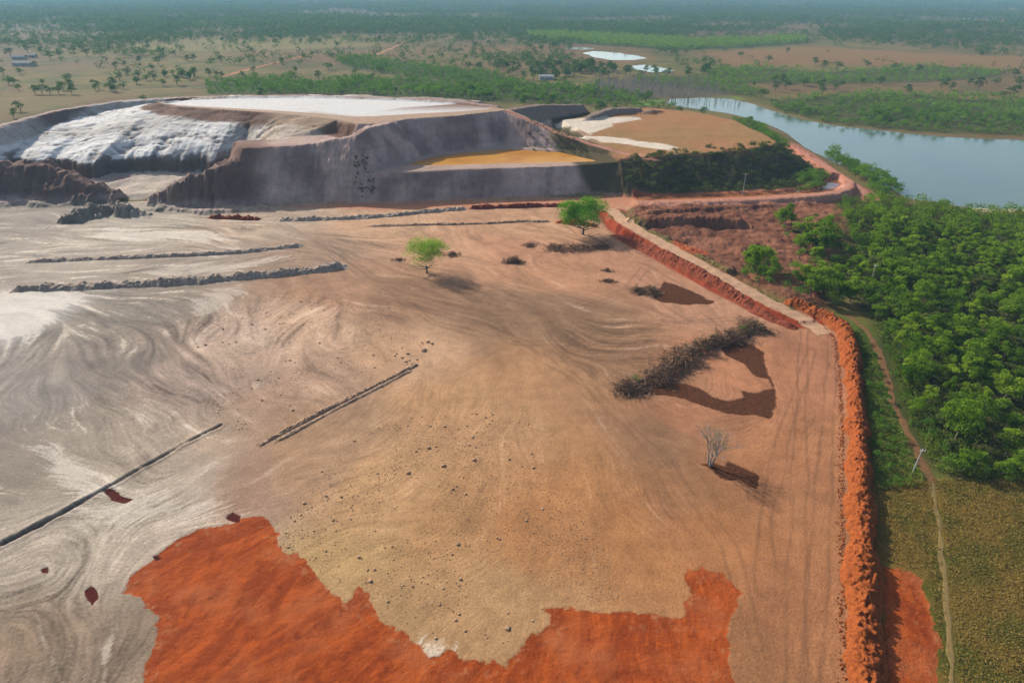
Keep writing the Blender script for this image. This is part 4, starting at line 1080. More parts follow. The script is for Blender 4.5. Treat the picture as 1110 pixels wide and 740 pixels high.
SAV = [(75, 89, 1.0), (4, 82, 1.1), (22, 81, .9), (20, 98, .7), (38, 102, .9), (46, 102, 1.0), (54, 102, .9), (64, 102, 1.0), (78, 102, 1.1), (107, 97, .9), (101, 92, .6), (125, 75, 1.0), (138, 81, 1.0),
       (135, 72, .8), (152, 69, 1.0), (172, 71, 1.2), (168, 87, .7), (165, 76, .9), (210, 67, 1.1), (203, 67, .9), (240, 69, 1.1), (272, 58, 1.0), (268, 44, .9), (252, 45, .9), (241, 46, .9), (299, 49, 1.2), (326, 48, 1.0),
       (346, 46, 1.0), (306, 71, 1.0), (321, 80, .8), (356, 77, 1.0), (330, 66, .9), (365, 51, 1.0), (398, 46, .9), (412, 44, 1.1), (457, 44, 1.2), (462, 41, 1.0), (497, 44, 1.0), (508, 44, 1.0), (515, 54, 1.1),
       (530, 50, 1.0), (547, 49, 1.0), (432, 50, .7), (437, 65, 1.0), (479, 66, .9), (531, 73, 1.5), (545, 77, 1.2), (556, 76, 1.5), (575, 78, 1.3), (581, 80, 1.3), (593, 78, 1.2), (578, 88, 1.4),
       (627, 80, 1.7), (634, 78, 1.5), (600, 54, 1.1), (570, 53, 1.1), (587, 57, 1.0), (590, 39, .9), (617, 56, 1.1), (640, 76, 1.3), (803, 64, 1.0), (853, 58, .9), (833, 68, 1.1), (884, 70, 1.1), (893, 74, 1.1), (907, 76, 1.2),
       (940, 73, 1.0), (970, 75, 1.0), (995, 78, 1.1), (1060, 99, 1.4), (1020, 97, 1.1), (1098, 106, 1.3), (1105, 94, 1.2), (1050, 93, .9), (1064, 61, .8), (1100, 84, 1.1), (710, 82, 1.2), (723, 85, 1.2), (700, 80, 1.0), (505, 66, .7),
       (190, 62, .9), (178, 60, 1.0), (160, 55, 1.1), (145, 52, 1.1), (120, 58, 1.2), (110, 62, 1.2), (95, 62, 1.2), (65, 63, 1.3), (55, 65, 1.2), (45, 60, 1.2), (12, 62, 1.3), (30, 58, 1.3), (80, 58, 1.2), (130, 45, 1.0), (160, 50, 1.0), (182, 47, 1.2)]
nS = 0
savxy = []
def sav_label(x, y):
    if y < 500: return 'small tree on dry grass just outside the dam rim', 'trees outside the dam rim'
    if x < -380: return 'dark green tree on the dry pasture near the farm roofs', 'trees near the farm'
    if x < 60: return 'lone dark green tree on the brown savannah behind the dam', 'trees on the savannah'
    return 'lone dark green tree on the brown grassland beyond the reservoir', 'trees beyond the reservoir'
for (u, v, sc) in SAV:
    x, y = at(u, v); savxy.append((x, y))
    lab, gr_ = sav_label(x, y); sc *= 1.25
    place(SAVP, nS % 5, x, y, (sc * random.uniform(.9, 1.1), sc * random.uniform(.9, 1.1), sc), lab, 'tree', gr_); nS += 1
# trees in number further out: first the nearest as single trees, the rest as one far wood
def dens(x, y):
    a = fbm(x, y, 260, 4, 5) + .5 * fbm(x, y, 70, 3, 8)
    clump = sstep(.05, .6, a)
    left = sstep(-250, -480, x) * sstep(820, 960, y)
    d = .0004 + (.0085 * clump) * sstep(560, 900, y) + .014 * left * sstep(-.3, .5, a) * sstep(1250, 1000, y)
    d = d + .010 * sstep(1000, 1500, y) * sstep(-.75, .15, a)
    d = d * (1 - .93 * (sdf(x, y, OPEN_R) < 0))
    d = d * (1 - .8 * (sdf(x, y, P([(190, 38), (300, 40), (400, 36), (560, 40), (560, 60), (400, 66), (250, 66), (200, 58)])) < 0) * sstep(1300, 1100, y))
    return d
r = np.random.default_rng(77)
pts = []
for y0, y1, f_ in ((470, 900, 1), (900, 1500, 1), (1500, 2600, .72), (2600, 4200, .40), (4200, 6800, .22)):
    A = (y1 - y0) * (.8 * (y0 + y1) + 200)
    n = int(A * .0125)
    y = np.sqrt(r.uniform(y0 ** 2, y1 ** 2, n)); x = r.uniform(-1, 1, n) * (.8 * y + 100)
    k = r.random(n) * .0125 < dens(x, y) * f_
    rad = r.uniform(3.0, 5.8, n) / math.sqrt(f_) ** .9
    pts.append(np.column_stack([x, y, rad])[k])
pts = np.vstack(pts)
ok = np.ones(len(pts), bool)
for k_, q, dn in WOODS: ok &= sdf(pts[:, 0], pts[:, 1], q) > 0
for q in [LAKE, DEADW]: ok &= sdf(pts[:, 0], pts[:, 1], q) > 6
ok &= sdf(pts[:, 0], pts[:, 1], P([(605, 60), (625, 50), (700, 58), (745, 76), (740, 84), (690, 83), (640, 72)])) > 0
ok &= ~((sdf(pts[:, 0], pts[:, 1], U_POLY) < 8) | (sdf(pts[:, 0], pts[:, 1], B_POLY) < 8))
pts = pts[ok]
pts = pts[np.argsort(np.hypot(pts[:, 0], pts[:, 1]))]
rest = []
for (x, y, rad) in pts:
    if nS < 285 and y < 1150:
        if in_frame(x, y, 3, 5):
            lab, gr_ = sav_label(x, y); sc = rad / 4.0
            place(SAVP, nS % 5, x, y, (sc, sc, sc * random.uniform(.9, 1.1)), lab, 'tree', gr_); nS += 1
        else: rest.append((x, y, rad))
    else: rest.append((x, y, rad))
rest = np.array(rest)
belts = {'belt': [], 'bank': [], 'far': []}
for k_, q, dn in WOODS:
    belts[k_].append(scatter(q, .78 / math.sqrt(dn), 90 + len(belts[k_])))
nB = 0
left_b = []
bp = np.vstack(belts['belt']); bp = bp[np.argsort(np.hypot(bp[:, 0], bp[:, 1]))]
for (x, y) in bp:
    sc = R_.uniform(.5, .95) + .35 * float(fbm(x, y, 18, 2, 4))
    sc = max(.35, sc)
    if nB < 290 and in_frame(x, y, 3, 3):
        place(BELTP, nB % 4, x, y, (sc, sc, sc * R_.uniform(.85, 1.1)), 'green tree in the thick belt of trees behind the white pond', 'tree', 'trees in the belt behind the dam'); nB += 1
    else: left_b.append((x, y, 3.7 * sc))
merged('tree_belt', left_b, 90, .42, L_BELT, 'rest of the thick green tree belt behind the dam', 'tree belt', seed=12)
nB = 0
left_b = []
bp = np.vstack(belts['bank']); bp = bp[np.argsort(np.hypot(bp[:, 0], bp[:, 1]))]
bp = bp[sdf(bp[:, 0], bp[:, 1], LAKE) > 2]
for (x, y) in bp:
    sc = R_.uniform(.4, .9) + .4 * float(fbm(x, y, 18, 2, 6))
    if sc < .38 or fbm(x, y, 30, 3, 9) < -.62: continue
    if nB < 290 and in_frame(x, y, 3, 3):
        place(BANKP, nB % 4, x, y, (sc, sc, sc * R_.uniform(.85, 1.1)), 'light green tree in the thicket on the far bank of the reservoir', 'tree', 'trees on the far bank'); nB += 1
    else: left_b.append((x, y, 3.2 * sc))
merged('bank_thicket', left_b, 90, .42, L_BANK, 'rest of the light green thicket on the far bank', 'thicket', seed=13)
fw = np.vstack(belts['far'])
fwp = np.column_stack([fw, R_.uniform(3.4, 5.2, len(fw))])
merged('green_wood', fwp, 70, .40, L_BANK, 'dense green wood with a straight edge beyond the far ponds', 'wood', seed=16)
nr_ = rest[:, 1] < 1500
merged('distant_trees', rest[nr_], 44, .46, L_SAV, 'scattered trees merging on the distant plain', 'distant trees', seed=14)
merged('far_woodland', rest[~nr_], 15, .85, L_SAV, 'hazy woodland reaching to the horizon', 'woodland', seed=15)

# ------------------------------------------------------------------ drowned wood by the head of the reservoir
def dead_proto(seed, h):
    r = np.random.default_rng(seed); mb = MB()
    mb.add(*tube([[0, 0, -1], [.1, 0, h * .5], [r.uniform(-.4, .4), r.uniform(-.3, .3), h]], [.22, .16, .05], 5))
    for k in range(7):
        z = h * r.uniform(.4, .95); a = r.uniform(0, 6.28); L = r.uniform(.8, 2.0)
        mb.add(*tube([[0.1, 0, z], [math.cos(a) * L * .6, math.sin(a) * L * .6, z + L * .5], [math.cos(a) * L, math.sin(a) * L, z + L]], [.09, .06, .03], 4))
    c = np.column_stack([r.normal(0, 1.1, (70, 2)), r.uniform(h * .45, h * 1.05, 70)])
    v, f = quads(c, .7, r, 0, .14); mb.add(v, f, np.repeat(r.random(70), 4), 1)
    return mb.build('dead_tree', None, None, [M_BARKG, L_DEAD])
DEADP = [park(dead_proto(300 + k, 7 + k)) for k in range(4)]
for k, (x, y) in enumerate(scatter(DEADW, 5.6, 51)[:260]):
    place(DEADP, k % 4, x, y, R_.uniform(.75, 1.15), 'bare grey tree in the dead wood at the head of the reservoir', 'dead tree', 'bare trees of the dead wood')
def snag_proto(seed, h):
    r = np.random.default_rng(seed); mb = MB()
    mb.add(*tube([[0, 0, -3], [.05, 0, h * .5], [r.uniform(-.3, .3), 0, h]], [.2, .17, .08], 5))
    for k in range(2):
        z = h * r.uniform(.5, .85); a = r.uniform(0, 6.28)
        mb.add(*tube([[0, 0, z], [math.cos(a) * .7, math.sin(a) * .7, z + .7]], [.08, .03], 4))
    return mb.build('drowned_snag', plain_material('snag_wood', (.10, .085, .07), .95))
SNAGP = [park(snag_proto(320 + k, 2.5 + k)) for k in range(3)]
for k in range(34):
    u = 728 + 80 * R_.random() ** 1.6; v = 107.5 + (u - 728) * .02 + R_.uniform(0, 8)
    x, y = at(u, v, -.6)
    place(SNAGP, k % 3, x, y, R_.uniform(.6, 1.2), 'thin dark drowned snag sticking out of the reservoir water', 'snag', 'drowned snags in the reservoir', z=-.6)

# ------------------------------------------------------------------ bushes on the dam slopes and by the shore
def bushes(protos, poly, mind, seed, sc, lab, gr_, cat='bush', cap=300):
    for k, (x, y) in enumerate(scatter(poly, mind, seed)[:cap]):
        s_ = R_.uniform(*sc)
        place(protos, k % len(protos), x, y, (s_, s_, s_ * R_.uniform(.8, 1.2)), lab, cat, gr_)
bushes(SHRP, P([(676, 209, .4), (680, 176, 10), (700, 172, 11), (740, 168, 11.3), (790, 165.5, 11.3), (838, 159, 11.3), (868, 168, 7), (890, 188, 1), (888, 200, .4), (840, 206, .4), (760, 209.5, .4)]), 2.7, 61, (1.0, 1.9), 'dark shrub on the shaded front slope of the grassy plateau', 'shrubs on the plateau slope', cap=190)
bushes(SHRP, P([(572, 160), (570, 148), (590, 145), (606, 152), (630, 160), (640, 168), (634, 173), (600, 164)], 12), 2.4, 62, (.4, .8), 'shrub on the bank above the ochre settling pond', 'shrubs above the ochre pond')
def on_slope(u, v):
    """where the line of sight through (u, v) meets the ground"""
    t = (v - CV) / FPX; k = np.arange(60, 420, .25)
    x = (u - CU) / FPX * k; y = (CP - t * SP) * k; z = CAM_H - (SP + t * CP) * k
    i = int(np.argmax(z < tz(x, y))); return x[i], y[i]
for k in range(55):
    v = R_.uniform(170, 214); u = R_.uniform(384, 398 + 12 * (v - 170) / 44)
    x, y = on_slope(u, v); s_ = R_.uniform(.3, .5)
    place(SHRP, k % 3, x, y, (s_, s_, s_), 'dark shrub clinging to the tall grey dam wall', 'bush', 'shrubs on the grey wall')
bushes(GSHP, P([(893, 166), (905, 164), (930, 177), (965, 190), (978, 211), (952, 215), (938, 204), (922, 190), (906, 178)], 0), 3.0, 64, (.75, 1.3), 'dark green bush on the point between ring road and reservoir', 'bushes on the shore point')
bushes(GSHP, P([(792, 128), (815, 131), (838, 144), (858, 157), (850, 159), (832, 152), (815, 142)], 2), 3.0, 65, (.7, 1.2), 'dark green bush between the grassy plateau and the reservoir', 'bushes behind the plateau')
bushes(GSHP, P([(868, 190), (880, 182), (893, 188), (897, 196), (885, 202), (868, 203)], 2), 3.0, 66, (.9, 1.3), 'big dark bush at the end of the plateau beside the drain', 'bushes at the plateau end')
bushes(GSHP, P([(560, 113), (640, 112), (700, 113), (735, 115.5), (720, 118), (690, 115)], 1), 4.2, 67, (.7, 1.1), 'green bush in the row behind the rear spoil ridges', 'bushes behind the spoil ridges')
bushes(GSHP, P([(842, 240), (880, 238), (915, 248), (912, 270), (880, 292), (905, 330), (860, 330), (845, 310), (862, 285), (850, 262)], 1), 4.6, 68, (.5, 1.0), 'green shrub among the grove on the red ground below the ring road', 'shrubs in the grove')
bushes(GSHP, P([(806, 300), (812, 282), (832, 282), (842, 306), (830, 312)], 1), 3.2, 69, (.5, .9), 'green shrub at the foot of the small clump beside the haul road', 'shrubs beside the haul road')
STRP = [park(proto_tree('strip_bush', 280 + k, 1.4 + .3 * k, 1.9 + .3 * k, .1, 380, .36, L_BELT, 7, .06)) for k in range(3)]
bushes(STRP, EDGE, 2.6, 71, (.5, 1.1), 'low green bush between the footpath and the wood edge', 'bushes at the wood edge', cap=110)
bushes(STRP, P([(930, 366), (938, 366), (952, 392), (958, 420), (968, 452), (980, 478), (992, 505), (990, 524), (955, 528), (948, 480), (942, 430), (934, 392)]), 2.0, 70, (.4, .85), 'low scrubby bush on the strip between red berm and footpath', 'bushes on the strip')
x, y = at(903, 172)
place(GSHP, 3, x, y, (1.3, 1.3, 2.0), 'tall slim tree standing over the shore point bushes', 'tree', None)

# ------------------------------------------------------------------ the two lone trees and the bare tree on the mudflat
def lone_tree(name, px, H, R, hb, n, leaf, mat, label, seed, trunk_r=.3, nl=16):
    r = np.random.default_rng(seed); x, y = at(*px)
    root = empty(name, (x, y, float(tz(x, y))))
    trunk_mb(r, hb * 1.15, trunk_r, R * .75, 8, 9).build('trunk', M_BARK, root)
    c, t = crown_points(r, R, H - hb, hb, nl, n, .64, .47)
    mb = MB(); v, f = quads(c, r.uniform(.6, 1.2, len(c)) * leaf, r, .25); mb.add(v, f, np.repeat(t, 4)); mb.build('crown', mat, root)
    return tag(root, label, 'tree')
lone_tree('green_tree', (632, 254), 13.0, 10.4, 2.4, 16000, .55, L_LONE, 'large bright green spreading tree on the mudflat near the haul road', 401, .38, 22)
lone_tree('pale_tree', (463, 296), 11.0, 8.4, 2.0, 9500, .45, L_PALE, 'pale yellow-green airy tree alone on the mudflat', 402, .26, 20)
def bare_tree(px, H, label):
    r = np.random.default_rng(77); x, y = at(*px)
    root = empty('bare_tree', (x, y, float(tz(x, y)) - .2))
    tips = []
    tb, bb_ = MB(), MB()
    def grow(p, d, L, rad, lev):
        q = p + d * L; m = (p + q) / 2 + r.normal(0, .05 * L, 3)
        (tb if lev == 0 else bb_).add(*tube([p, m, q], [rad, rad * .85, rad * .65], 6 if lev < 2 else 4))
        if lev >= 5: tips.append(q); return
        for k in range(3 if lev in (0, 1, 2) else 2):
            e = d + r.normal(0, .42 if lev else .36, 3) * np.array([1, 1, .6]); e[2] = abs(e[2]) * .8 + .15; e /= np.linalg.norm(e)
            grow(q, e, L * r.uniform(.62, .86), rad * .6, lev + 1)
    for k in range(3):
        a = k * 2.1; d = np.array([math.cos(a) * .3, math.sin(a) * .3, 1]); d /= np.linalg.norm(d)
        grow(np.array([math.cos(a) * .1, math.sin(a) * .1, 0]), d, H * .25, .2, 0)
    tb.build('trunk', M_BARKG, root); bb_.build('branches', M_BARKG, root)
    tp = np.array(tips); tp = np.repeat(tp, 5, 0) + r.normal(0, .5, (len(tp) * 5, 3))
    mb = MB(); v, f = quads(tp, .3, r, 0, .3); mb.add(v, f, np.repeat(r.random(len(tp)), 4)); mb.build('twigs', leaf_material('dry_twigs', (.17, .15, .08), (.26, .24, .12), .3), root)
    return tag(root, label, 'tree')
bare_tree((770, 504), 10.5, 'bare grey tree beside the small brown hollow on the mudflat')

# ------------------------------------------------------------------ heaps of cleared brush
M_TWIG = leaf_material('brush_twigs', (.06, .034, .021), (.30, .185, .11), .0, 0, .9)
L_TUFT = leaf_material('green_tuft', (.05, .10, .02), (.11, .19, .04), .35)
def brush(pts_px, w, h, n, label, seed, tufts=(), tw=.075):
    w *= 1.45; n = int(n * .8)
    r = np.random.default_rng(seed); pts = P(pts_px)
    q, t = resample(pts, .3); nr = frame(q)
    o = q[len(q) // 2]; base = np.array([o[0], o[1], float(tz(*o))])
    root = empty('brush_pile', base)
    mb = MB()
    i = r.integers(0, len(q), n); u = np.clip(r.normal(0, .48, n), -1.3, 1.3)
    endf = np.clip(np.minimum(t, t[-1] - t) / 2.0, .25, 1)[i]
    ww = w / 2 * (1 + .75 * (vn(t, t * 0, 3.5, seed) * 2 - 1))[i]
    hh = 1.2 * h * (1 + .75 * (vn(t, t * 0 + 5, 2.2, seed) * 2 - 1))[i]
    x = q[i, 0] + nr[i, 0] * u * ww; y = q[i, 1] + nr[i, 1] * u * ww
    z = tz(x, y) + r.random(n) * hh * endf * np.maximum(1 - np.abs(u), .08) * 1.2
    L = r.uniform(.7, 3.2, n) * min(1, h); th = r.uniform(0, 2 * np.pi, n); el = r.normal(.25, .45, n)
    d = np.stack([np.cos(th) * np.cos(el), np.sin(th) * np.cos(el), np.sin(el)], 1)
    c = np.stack([x, y, z], 1)
    a = np.cross(d, [0, 0, 1.0]); a /= np.linalg.norm(a, axis=1)[:, None] + 1e-9; b = np.cross(d, a)
    rad = r.uniform(.4, 1.3, n) * tw
    V = []
    for s_ in (-.5, .5):
        for (p_, q_) in ((1, 0), (-.5, .87), (-.5, -.87)):
            V.append(c + d * (L * s_)[:, None] + (a * p_ + b * q_) * (rad * (1 if s_ < 0 else .5))[:, None])
    V = np.stack(V, 1)
    V[..., 2] = np.maximum(V[..., 2], tz(V[..., 0], V[..., 1]) - .02)
    k = np.arange(n)[:, None] * 6
    F = np.concatenate([k + np.array([[0, 1, 4, 3]]), k + np.array([[1, 2, 5, 4]]), k + np.array([[2, 0, 3, 5]])])
    mb.add(V.reshape(-1, 3) - base, F, np.repeat(r.random(n) ** 1.5, 6))
    m = int(n * 1.3)
    i2 = r.integers(0, n, m); cc = c[i2] + r.normal(0, .25, (m, 3)); cc[:, 2] = np.maximum(cc[:, 2], tz(cc[:, 0], cc[:, 1]) + .05)
    v, f = quads(cc, r.uniform(.2, .5, m), r, 0, .5); mb.add(v - base, f, np.repeat(r.random(m) * .6, 4))
    mb.build('twig_heap', M_TWIG, root)
    for (px, py, rr) in tufts:
        gx, gy = at(px, py, h * .8); c2 = np.array([gx, gy, float(tz(gx, gy)) + h * .7]) + r.normal(0, rr, (160, 3)) * [1, 1, .6]
        v, f = quads(c2, .35, r, .2); MB().add(v - base, f, np.repeat(r.random(160), 4)).build('green_tuft', L_TUFT, root)
    return tag(root, label, 'brush pile', 'heaps of cleared brush')
brush([(666, 426), (688, 422), (700, 412), (716, 412), (730, 400), (734, 388), (752, 386), (768, 372), (790, 372), (806, 360), (824, 352)], 6.0, 1.9, 4400, 'long dark brush pile with green tufts curving by the brown wet hollow', 1, ((689, 408, .5), (774, 363, .6), (806, 354, .7), (816, 350, .5), (735, 388, .4)))
brush([(590, 269), (612, 271), (635, 271), (660, 267)], 5.0, 1.3, 1100, 'wide dark brush pile in front of the bright green tree', 2)
brush([(546, 283), (556, 285), (568, 285)], 3.2, 1.1, 420, 'small brown brush pile midway between the two green trees', 3)
brush([(684, 317), (698, 315), (716, 318)], 4.0, 1.7, 620, 'greyish brush pile beside the wedge of wet brown soil', 4)
brush([(482, 277), (490, 277), (498, 276)], 2.4, .8, 220, 'little dark brush pile just behind the pale tree', 5)
brush([(568, 266), (574, 266), (580, 267)], 2.4, .9, 200, 'small brush pile left of the wide dark one', 6)
brush([(652, 294), (664, 294)], 1.6, .6, 140, 'tiny brush pile lying nearer the haul road than the other tiny one', 7)
brush([(650, 305), (660, 304), (668, 306)], 1.6, .6, 160, 'tiny brush pile straight behind the greyish one', 8)
brush([(425, 282), (432, 281), (439, 282)], 1.8, .6, 140, 'tiny brush pile left of the pale tree trunk', 9)

# ------------------------------------------------------------------ clods
def clod_mesh(seed):
    r = np.random.default_rng(seed)
    bm = bmesh.new(); bmesh.ops.create_icosphere(bm, subdivisions=2, radius=1.0)
    off = r.normal(size=3) * 20
    from mathutils import noise
    for v in bm.verts:
        n = noise.noise(v.co * 1.1 + Vector(off)) * .45 + noise.noise(v.co * 2.6 + Vector(off)) * .22
        v.co *= 1 + n; v.co.z *= .72
    me = bpy.data.meshes.new('mud_clod'); bm.to_mesh(me); bm.free()
    return me
M_CLOD = soil_material('clod_soil', alb(212, 170, 130), alb(150, 118, 92), 3.0, .95, .6, .1)
CL = []
for k in range(4):
    me = clod_mesh(500 + k); me.materials.append(M_CLOD)
    o = bpy.data.objects.new('mud_clod', me); COL.objects.link(o); CL.append(park(o))
ZA = P([(205, 340), (330, 310), (420, 330), (470, 385), (400, 430), (330, 455), (270, 480), (230, 450), (215, 400)])
ZB = P([(300, 590), (330, 530), (400, 460), (520, 440), (600, 470), (640, 560), (680, 650), (600, 665), (560, 705), (480, 705), (400, 645), (340, 620)])
def pts_in(poly, n, seed):
    r = np.random.default_rng(seed); lo, hi = poly.min(0), poly.max(0); c = lo + r.random((n * 14, 2)) * (hi - lo)
    c = c[sdf(c[:, 0], c[:, 1], poly) < 0]; k = fbm(c[:, 0], c[:, 1], 9, 3, seed % 9)
    return c[r.random(len(c)) < sstep(-.7, .8, k)][:n]
cA = pts_in(ZA, 110, 71); cB = pts_in(ZB, 165, 72)
cl_list = [(x, y, 'dark clod on the pale pinkish mud', 'clods on the pale mud') for x, y in cA] + [(x, y, 'small clod on the tan sandy mud above the bare red soil', 'clods on the tan mud') for x, y in cB]
for (u, v) in [(430, 384), (436, 388), (440, 392), (446, 394), (458, 372), (464, 371), (468, 373), (428, 386), (442, 384), (459, 380), (452, 390)]:
    cl_list.append((*at(u, v), 'dark lump in the cluster at the end of the low tan berm', 'lumps at the berm end'))
for k, (x, y, lab, gr_) in enumerate(cl_list):
    s_ = float(np.clip(R_.lognormal(-1.75, .4), .10, .42)) * (1.9 if 'cluster' in lab else .9)
    if sdf(np.array([x]), np.array([y]), RED)[0] < .5: continue
    place(CL, k % 4, x, y, (s_ * R_.uniform(.8, 1.3), s_, s_ * R_.uniform(.7, 1.2)), lab, 'clod', gr_, z=float(tz(x, y)) + s_ * .25)
def crumbs(name, pts, s0, s1, label, seed, mat=None):
    r = np.random.default_rng(seed); n = len(pts)
    base = np.array([[1, 0, 0], [-1, 0, 0], [0, 1, 0], [0, -1, 0], [0, 0, .8], [0, 0, -.5]], float)
    f8 = np.array([(0, 2, 4), (2, 1, 4), (1, 3, 4), (3, 0, 4), (2, 0, 5), (1, 2, 5), (3, 1, 5), (0, 3, 5)])
    s_ = r.uniform(s0, s1, n); V = base[None] * s_[:, None, None] * r.uniform(.6, 1.3, (n, 6, 1))
    a = r.uniform(0, 6.28, n); ca, sa = np.cos(a)[:, None], np.sin(a)[:, None]
    V = np.stack([V[..., 0] * ca - V[..., 1] * sa, V[..., 0] * sa + V[..., 1] * ca, V[..., 2]], -1)
    V[..., 0] += pts[:, 0:1]; V[..., 1] += pts[:, 1:2]; V[..., 2] += (tz(pts[:, 0], pts[:, 1]) + s_ * .3)[:, None]
    F = (np.arange(n)[:, None, None] * 6 + f8[None]).reshape(-1, 3)
    return tag(mesh(name, V.reshape(-1, 3), F, mat or M_CLOD), label, 'crumbs', None, 'stuff')
cr_ = np.vstack([pts_in(ZA, 2000, 81), pts_in(ZB, 1900, 82)]); cr_ = cr_[sdf(cr_[:, 0], cr_[:, 1], RED) > .2]
crumbs('soil_crumbs', cr_, .05, .14, 'tiny crumbs of soil strewn over the dry mud', 83)
be = P([(900, 352), (916, 364), (921, 392), (925, 430), (928, 480), (930, 540), (932, 600), (935, 660), (938, 740), (941, 860)])
q_, t_ = resample(be, .2); i_ = R_.integers(0, len(q_), 2600); nn_ = frame(q_)
oo = np.where(R_.random(2600) < .5, -1, 1) * (2.2 + np.abs(R_.normal(0, .55, 2600)))
crumbs('red_crumbs', q_[i_] + nn_[i_] * oo[:, None], .05, .2, 'red crumbs rolled off the long red berm', 84, M_RED)

# ------------------------------------------------------------------ poles and farm roofs
M_POLE = plain_material('pole_concrete', (.34, .33, .30), .85, 0, .2, 4)
M_INS = plain_material('insulator_glaze', (.45, .42, .40), .4)
def pole(px, H, arm, label, lean=(0, 0)):
    x, y = at(*px); root = empty('utility_pole', (x, y, float(tz(x, y)) - .3))
    MB().add(*tube([[0, 0, 0], [lean[0] * .5, lean[1] * .5, H * .5], [lean[0], lean[1], H]], [.13, .10, .08], 10)).build('post', M_POLE, root, smooth=True)
    ax = MB(); ax.add(*boxv((lean[0], lean[1] - .18, H - .45), (arm, .12, .14))); ax.build('crossarm', M_POLE, root)
    for k in (-.45, 0, .45):
        MB().add(*tube([[lean[0] + k * arm, lean[1] - .18, H - .38], [lean[0] + k * arm, lean[1] - .18, H - .25], [lean[0] + k * arm, lean[1] - .18, H - .1]], [.05, .09, .04], 8)).build('insulator', M_INS, root)
    tag(root, label, 'utility pole')
pole((805, 211), 10.5, 2.0, 'pale utility pole with crossarm beside the brown drain under the plateau slope')
pole((988, 514), 6.2, 1.0, 'white utility pole at the corner of the wood by the footpath', (.5, 0))
pole((943, 311), 7.5, 1.0, 'thin pale utility pole rising among the trees behind the berm bend')
def farmhouse(px, L, W, h, roofc, label, rot=0.0):
    x, y = at(*px); root = empty('farm_building', (x, y, float(tz(x, y)) - .1), rot)
    mw = plain_material('farm_wall', (.42, .38, .33), .9); mr = soil_material('farm_roof', roofc, [x * .8 for x in roofc], 1.0, 1.0, 0, .01)
    w = MB(); t = .2
    for (c, s_) in (((0, -W / 2, h / 2), (L, t, h)), ((0, W / 2, h / 2), (L, t, h)), ((-L / 2 + .1, 0, h / 2), (t, W - .4, h)), ((L / 2 - .1, 0, h / 2), (t, W - .4, h))): w.add(*boxv(c, s_))
    w.build('wall', mw, root)
    e = .6; rz = h + W * .22
    v = [(-L / 2 - e, -W / 2 - e, h), (L / 2 + e, -W / 2 - e, h), (L / 2 + e, 0, rz), (-L / 2 - e, 0, rz), (L / 2 + e, W / 2 + e, h), (-L / 2 - e, W / 2 + e, h)]
    v += [(a, b_, c + .12) for a, b_, c in v]
    f = [(0, 1, 2, 3), (3, 2, 4, 5), (6, 9, 8, 7), (9, 11, 10, 8), (0, 6, 7, 1), (5, 4, 10, 11), (1, 7, 8, 2), (2, 8, 10, 4), (0, 3, 9, 6), (3, 5, 11, 9)]
    MB().add(v, f).build('roof', mr, root)
    md = plain_material('farm_door', (.12, .08, .05), .8)
    MB().add(*boxv((L * .1, -W / 2 - .13, 1.05), (1.1, .05, 2.1))).build('door', md, root)
    for k in (-.3, .32):
        MB().add(*boxv((L * k, -W / 2 - .13, 1.6), (1.2, .05, 1.0))).build('window', plain_material('dark_glass', (.03, .04, .05), .2), root)
    tag(root, label, 'farm building')
farmhouse((27, 71.5), 22, 9, 3.2, (.22, .22, .21), 'long farm building with pale roof, nearest of the roofs on the dry pasture')
farmhouse((36, 63), 8, 7, 3.0, (.26, .24, .2), 'small cream roofed farm building before the dark trees', .2)
farmhouse((22, 65), 14, 8, 3.0, (.17, .18, .19), 'grey roofed farm building behind the long pale roof', .1)
farmhouse((592, 87.5), 13, 7, 3.0, (.27, .27, .26), 'small pale roofed house half hidden by dark trees behind the dam')

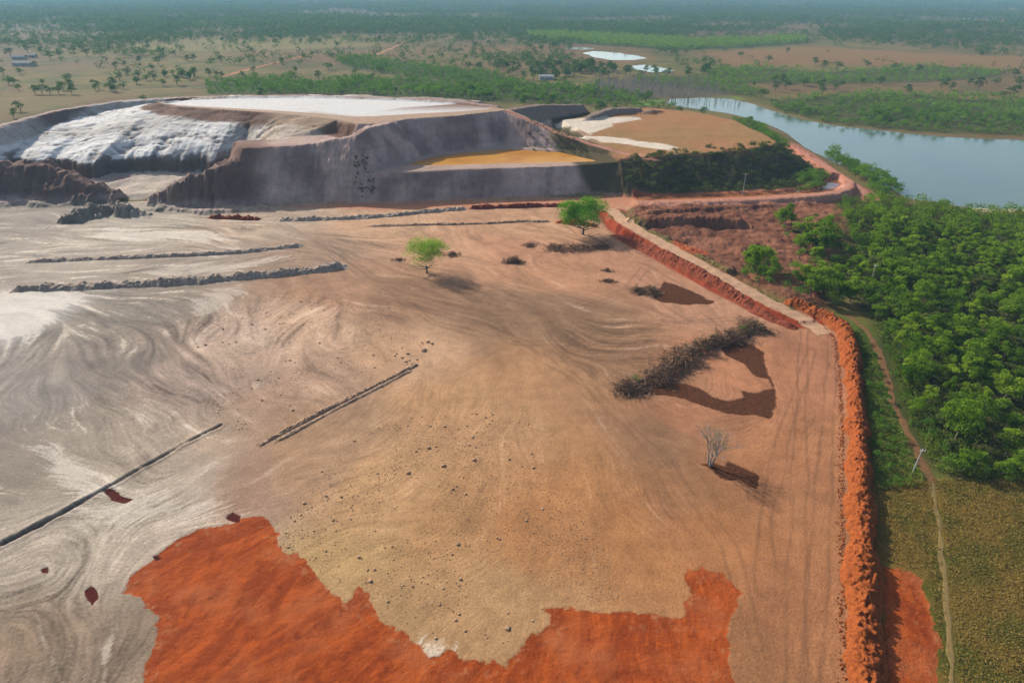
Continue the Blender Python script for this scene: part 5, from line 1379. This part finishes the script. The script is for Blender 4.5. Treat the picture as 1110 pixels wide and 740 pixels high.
# ------------------------------------------------------------------ air, light, camera
SUN_AZ, SUN_EL = math.radians(-45), math.radians(31)
hz = bpy.data.materials.new('haze_air'); hz.use_nodes = True; nt = hz.node_tree; nt.nodes.clear()
pv = nt.nodes.new('ShaderNodeVolumePrincipled'); pv.inputs['Color'].default_value = (.40, .71, 1.0, 1); pv.inputs['Density'].default_value = HAZE_D; pv.inputs['Anisotropy'].default_value = 0.0
om = nt.nodes.new('ShaderNodeOutputMaterial'); nt.links.new(pv.outputs[0], om.inputs['Volume'])
v, f = boxv((0, 6600, 42.5), (15800, 14400, 97))
o = mesh('haze', v, f, hz); tag(o, kind='stuff')

W = bpy.data.worlds.new('World'); SC.world = W; W.use_nodes = True
nt = W.node_tree; bg = nt.nodes['Background']
sky = nt.nodes.new('ShaderNodeTexSky'); sky.sky_type = 'NISHITA'; sky.sun_disc = False
sky.sun_elevation = SUN_EL; sky.sun_rotation = SUN_AZ; sky.altitude = 300; sky.dust_density = 3.0
nt.links.new(sky.outputs[0], bg.inputs[0]); bg.inputs[1].default_value = SKY_S
sl = bpy.data.lights.new('sun', 'SUN'); sl.energy = SUN_S; sl.angle = math.radians(.6); sl.color = (1.0, .95, .87)
so = bpy.data.objects.new('sun', sl); COL.objects.link(so); so.location = (0, 0, 200)
dirv = Vector((math.sin(SUN_AZ) * math.cos(SUN_EL), math.cos(SUN_AZ) * math.cos(SUN_EL), math.sin(SUN_EL)))
so.rotation_euler = (-dirv).to_track_quat('-Z', 'Y').to_euler()
cam = bpy.data.cameras.new('camera'); cam.lens = 24.0; cam.sensor_width = 36.0; cam.clip_start = 1.0; cam.clip_end = 40000
co = bpy.data.objects.new('camera', cam); COL.objects.link(co); co.location = (0, 0, CAM_H); co.rotation_euler = (math.radians(90) - PITCH, 0, 0)
SC.camera = co
SC.render.engine = 'CYCLES'
SC.view_settings.view_transform = 'Standard'; SC.view_settings.look = 'None'; SC.view_settings.exposure = EXPO; SC.view_settings.gamma = 1.0
SC.cycles.use_denoising = True
SC.cycles.max_bounces = 5; SC.cycles.diffuse_bounces = 2; SC.cycles.glossy_bounces = 2; SC.cycles.transmission_bounces = 3; SC.cycles.volume_bounces = 0
SC.cycles.sample_clamp_indirect = 4.0
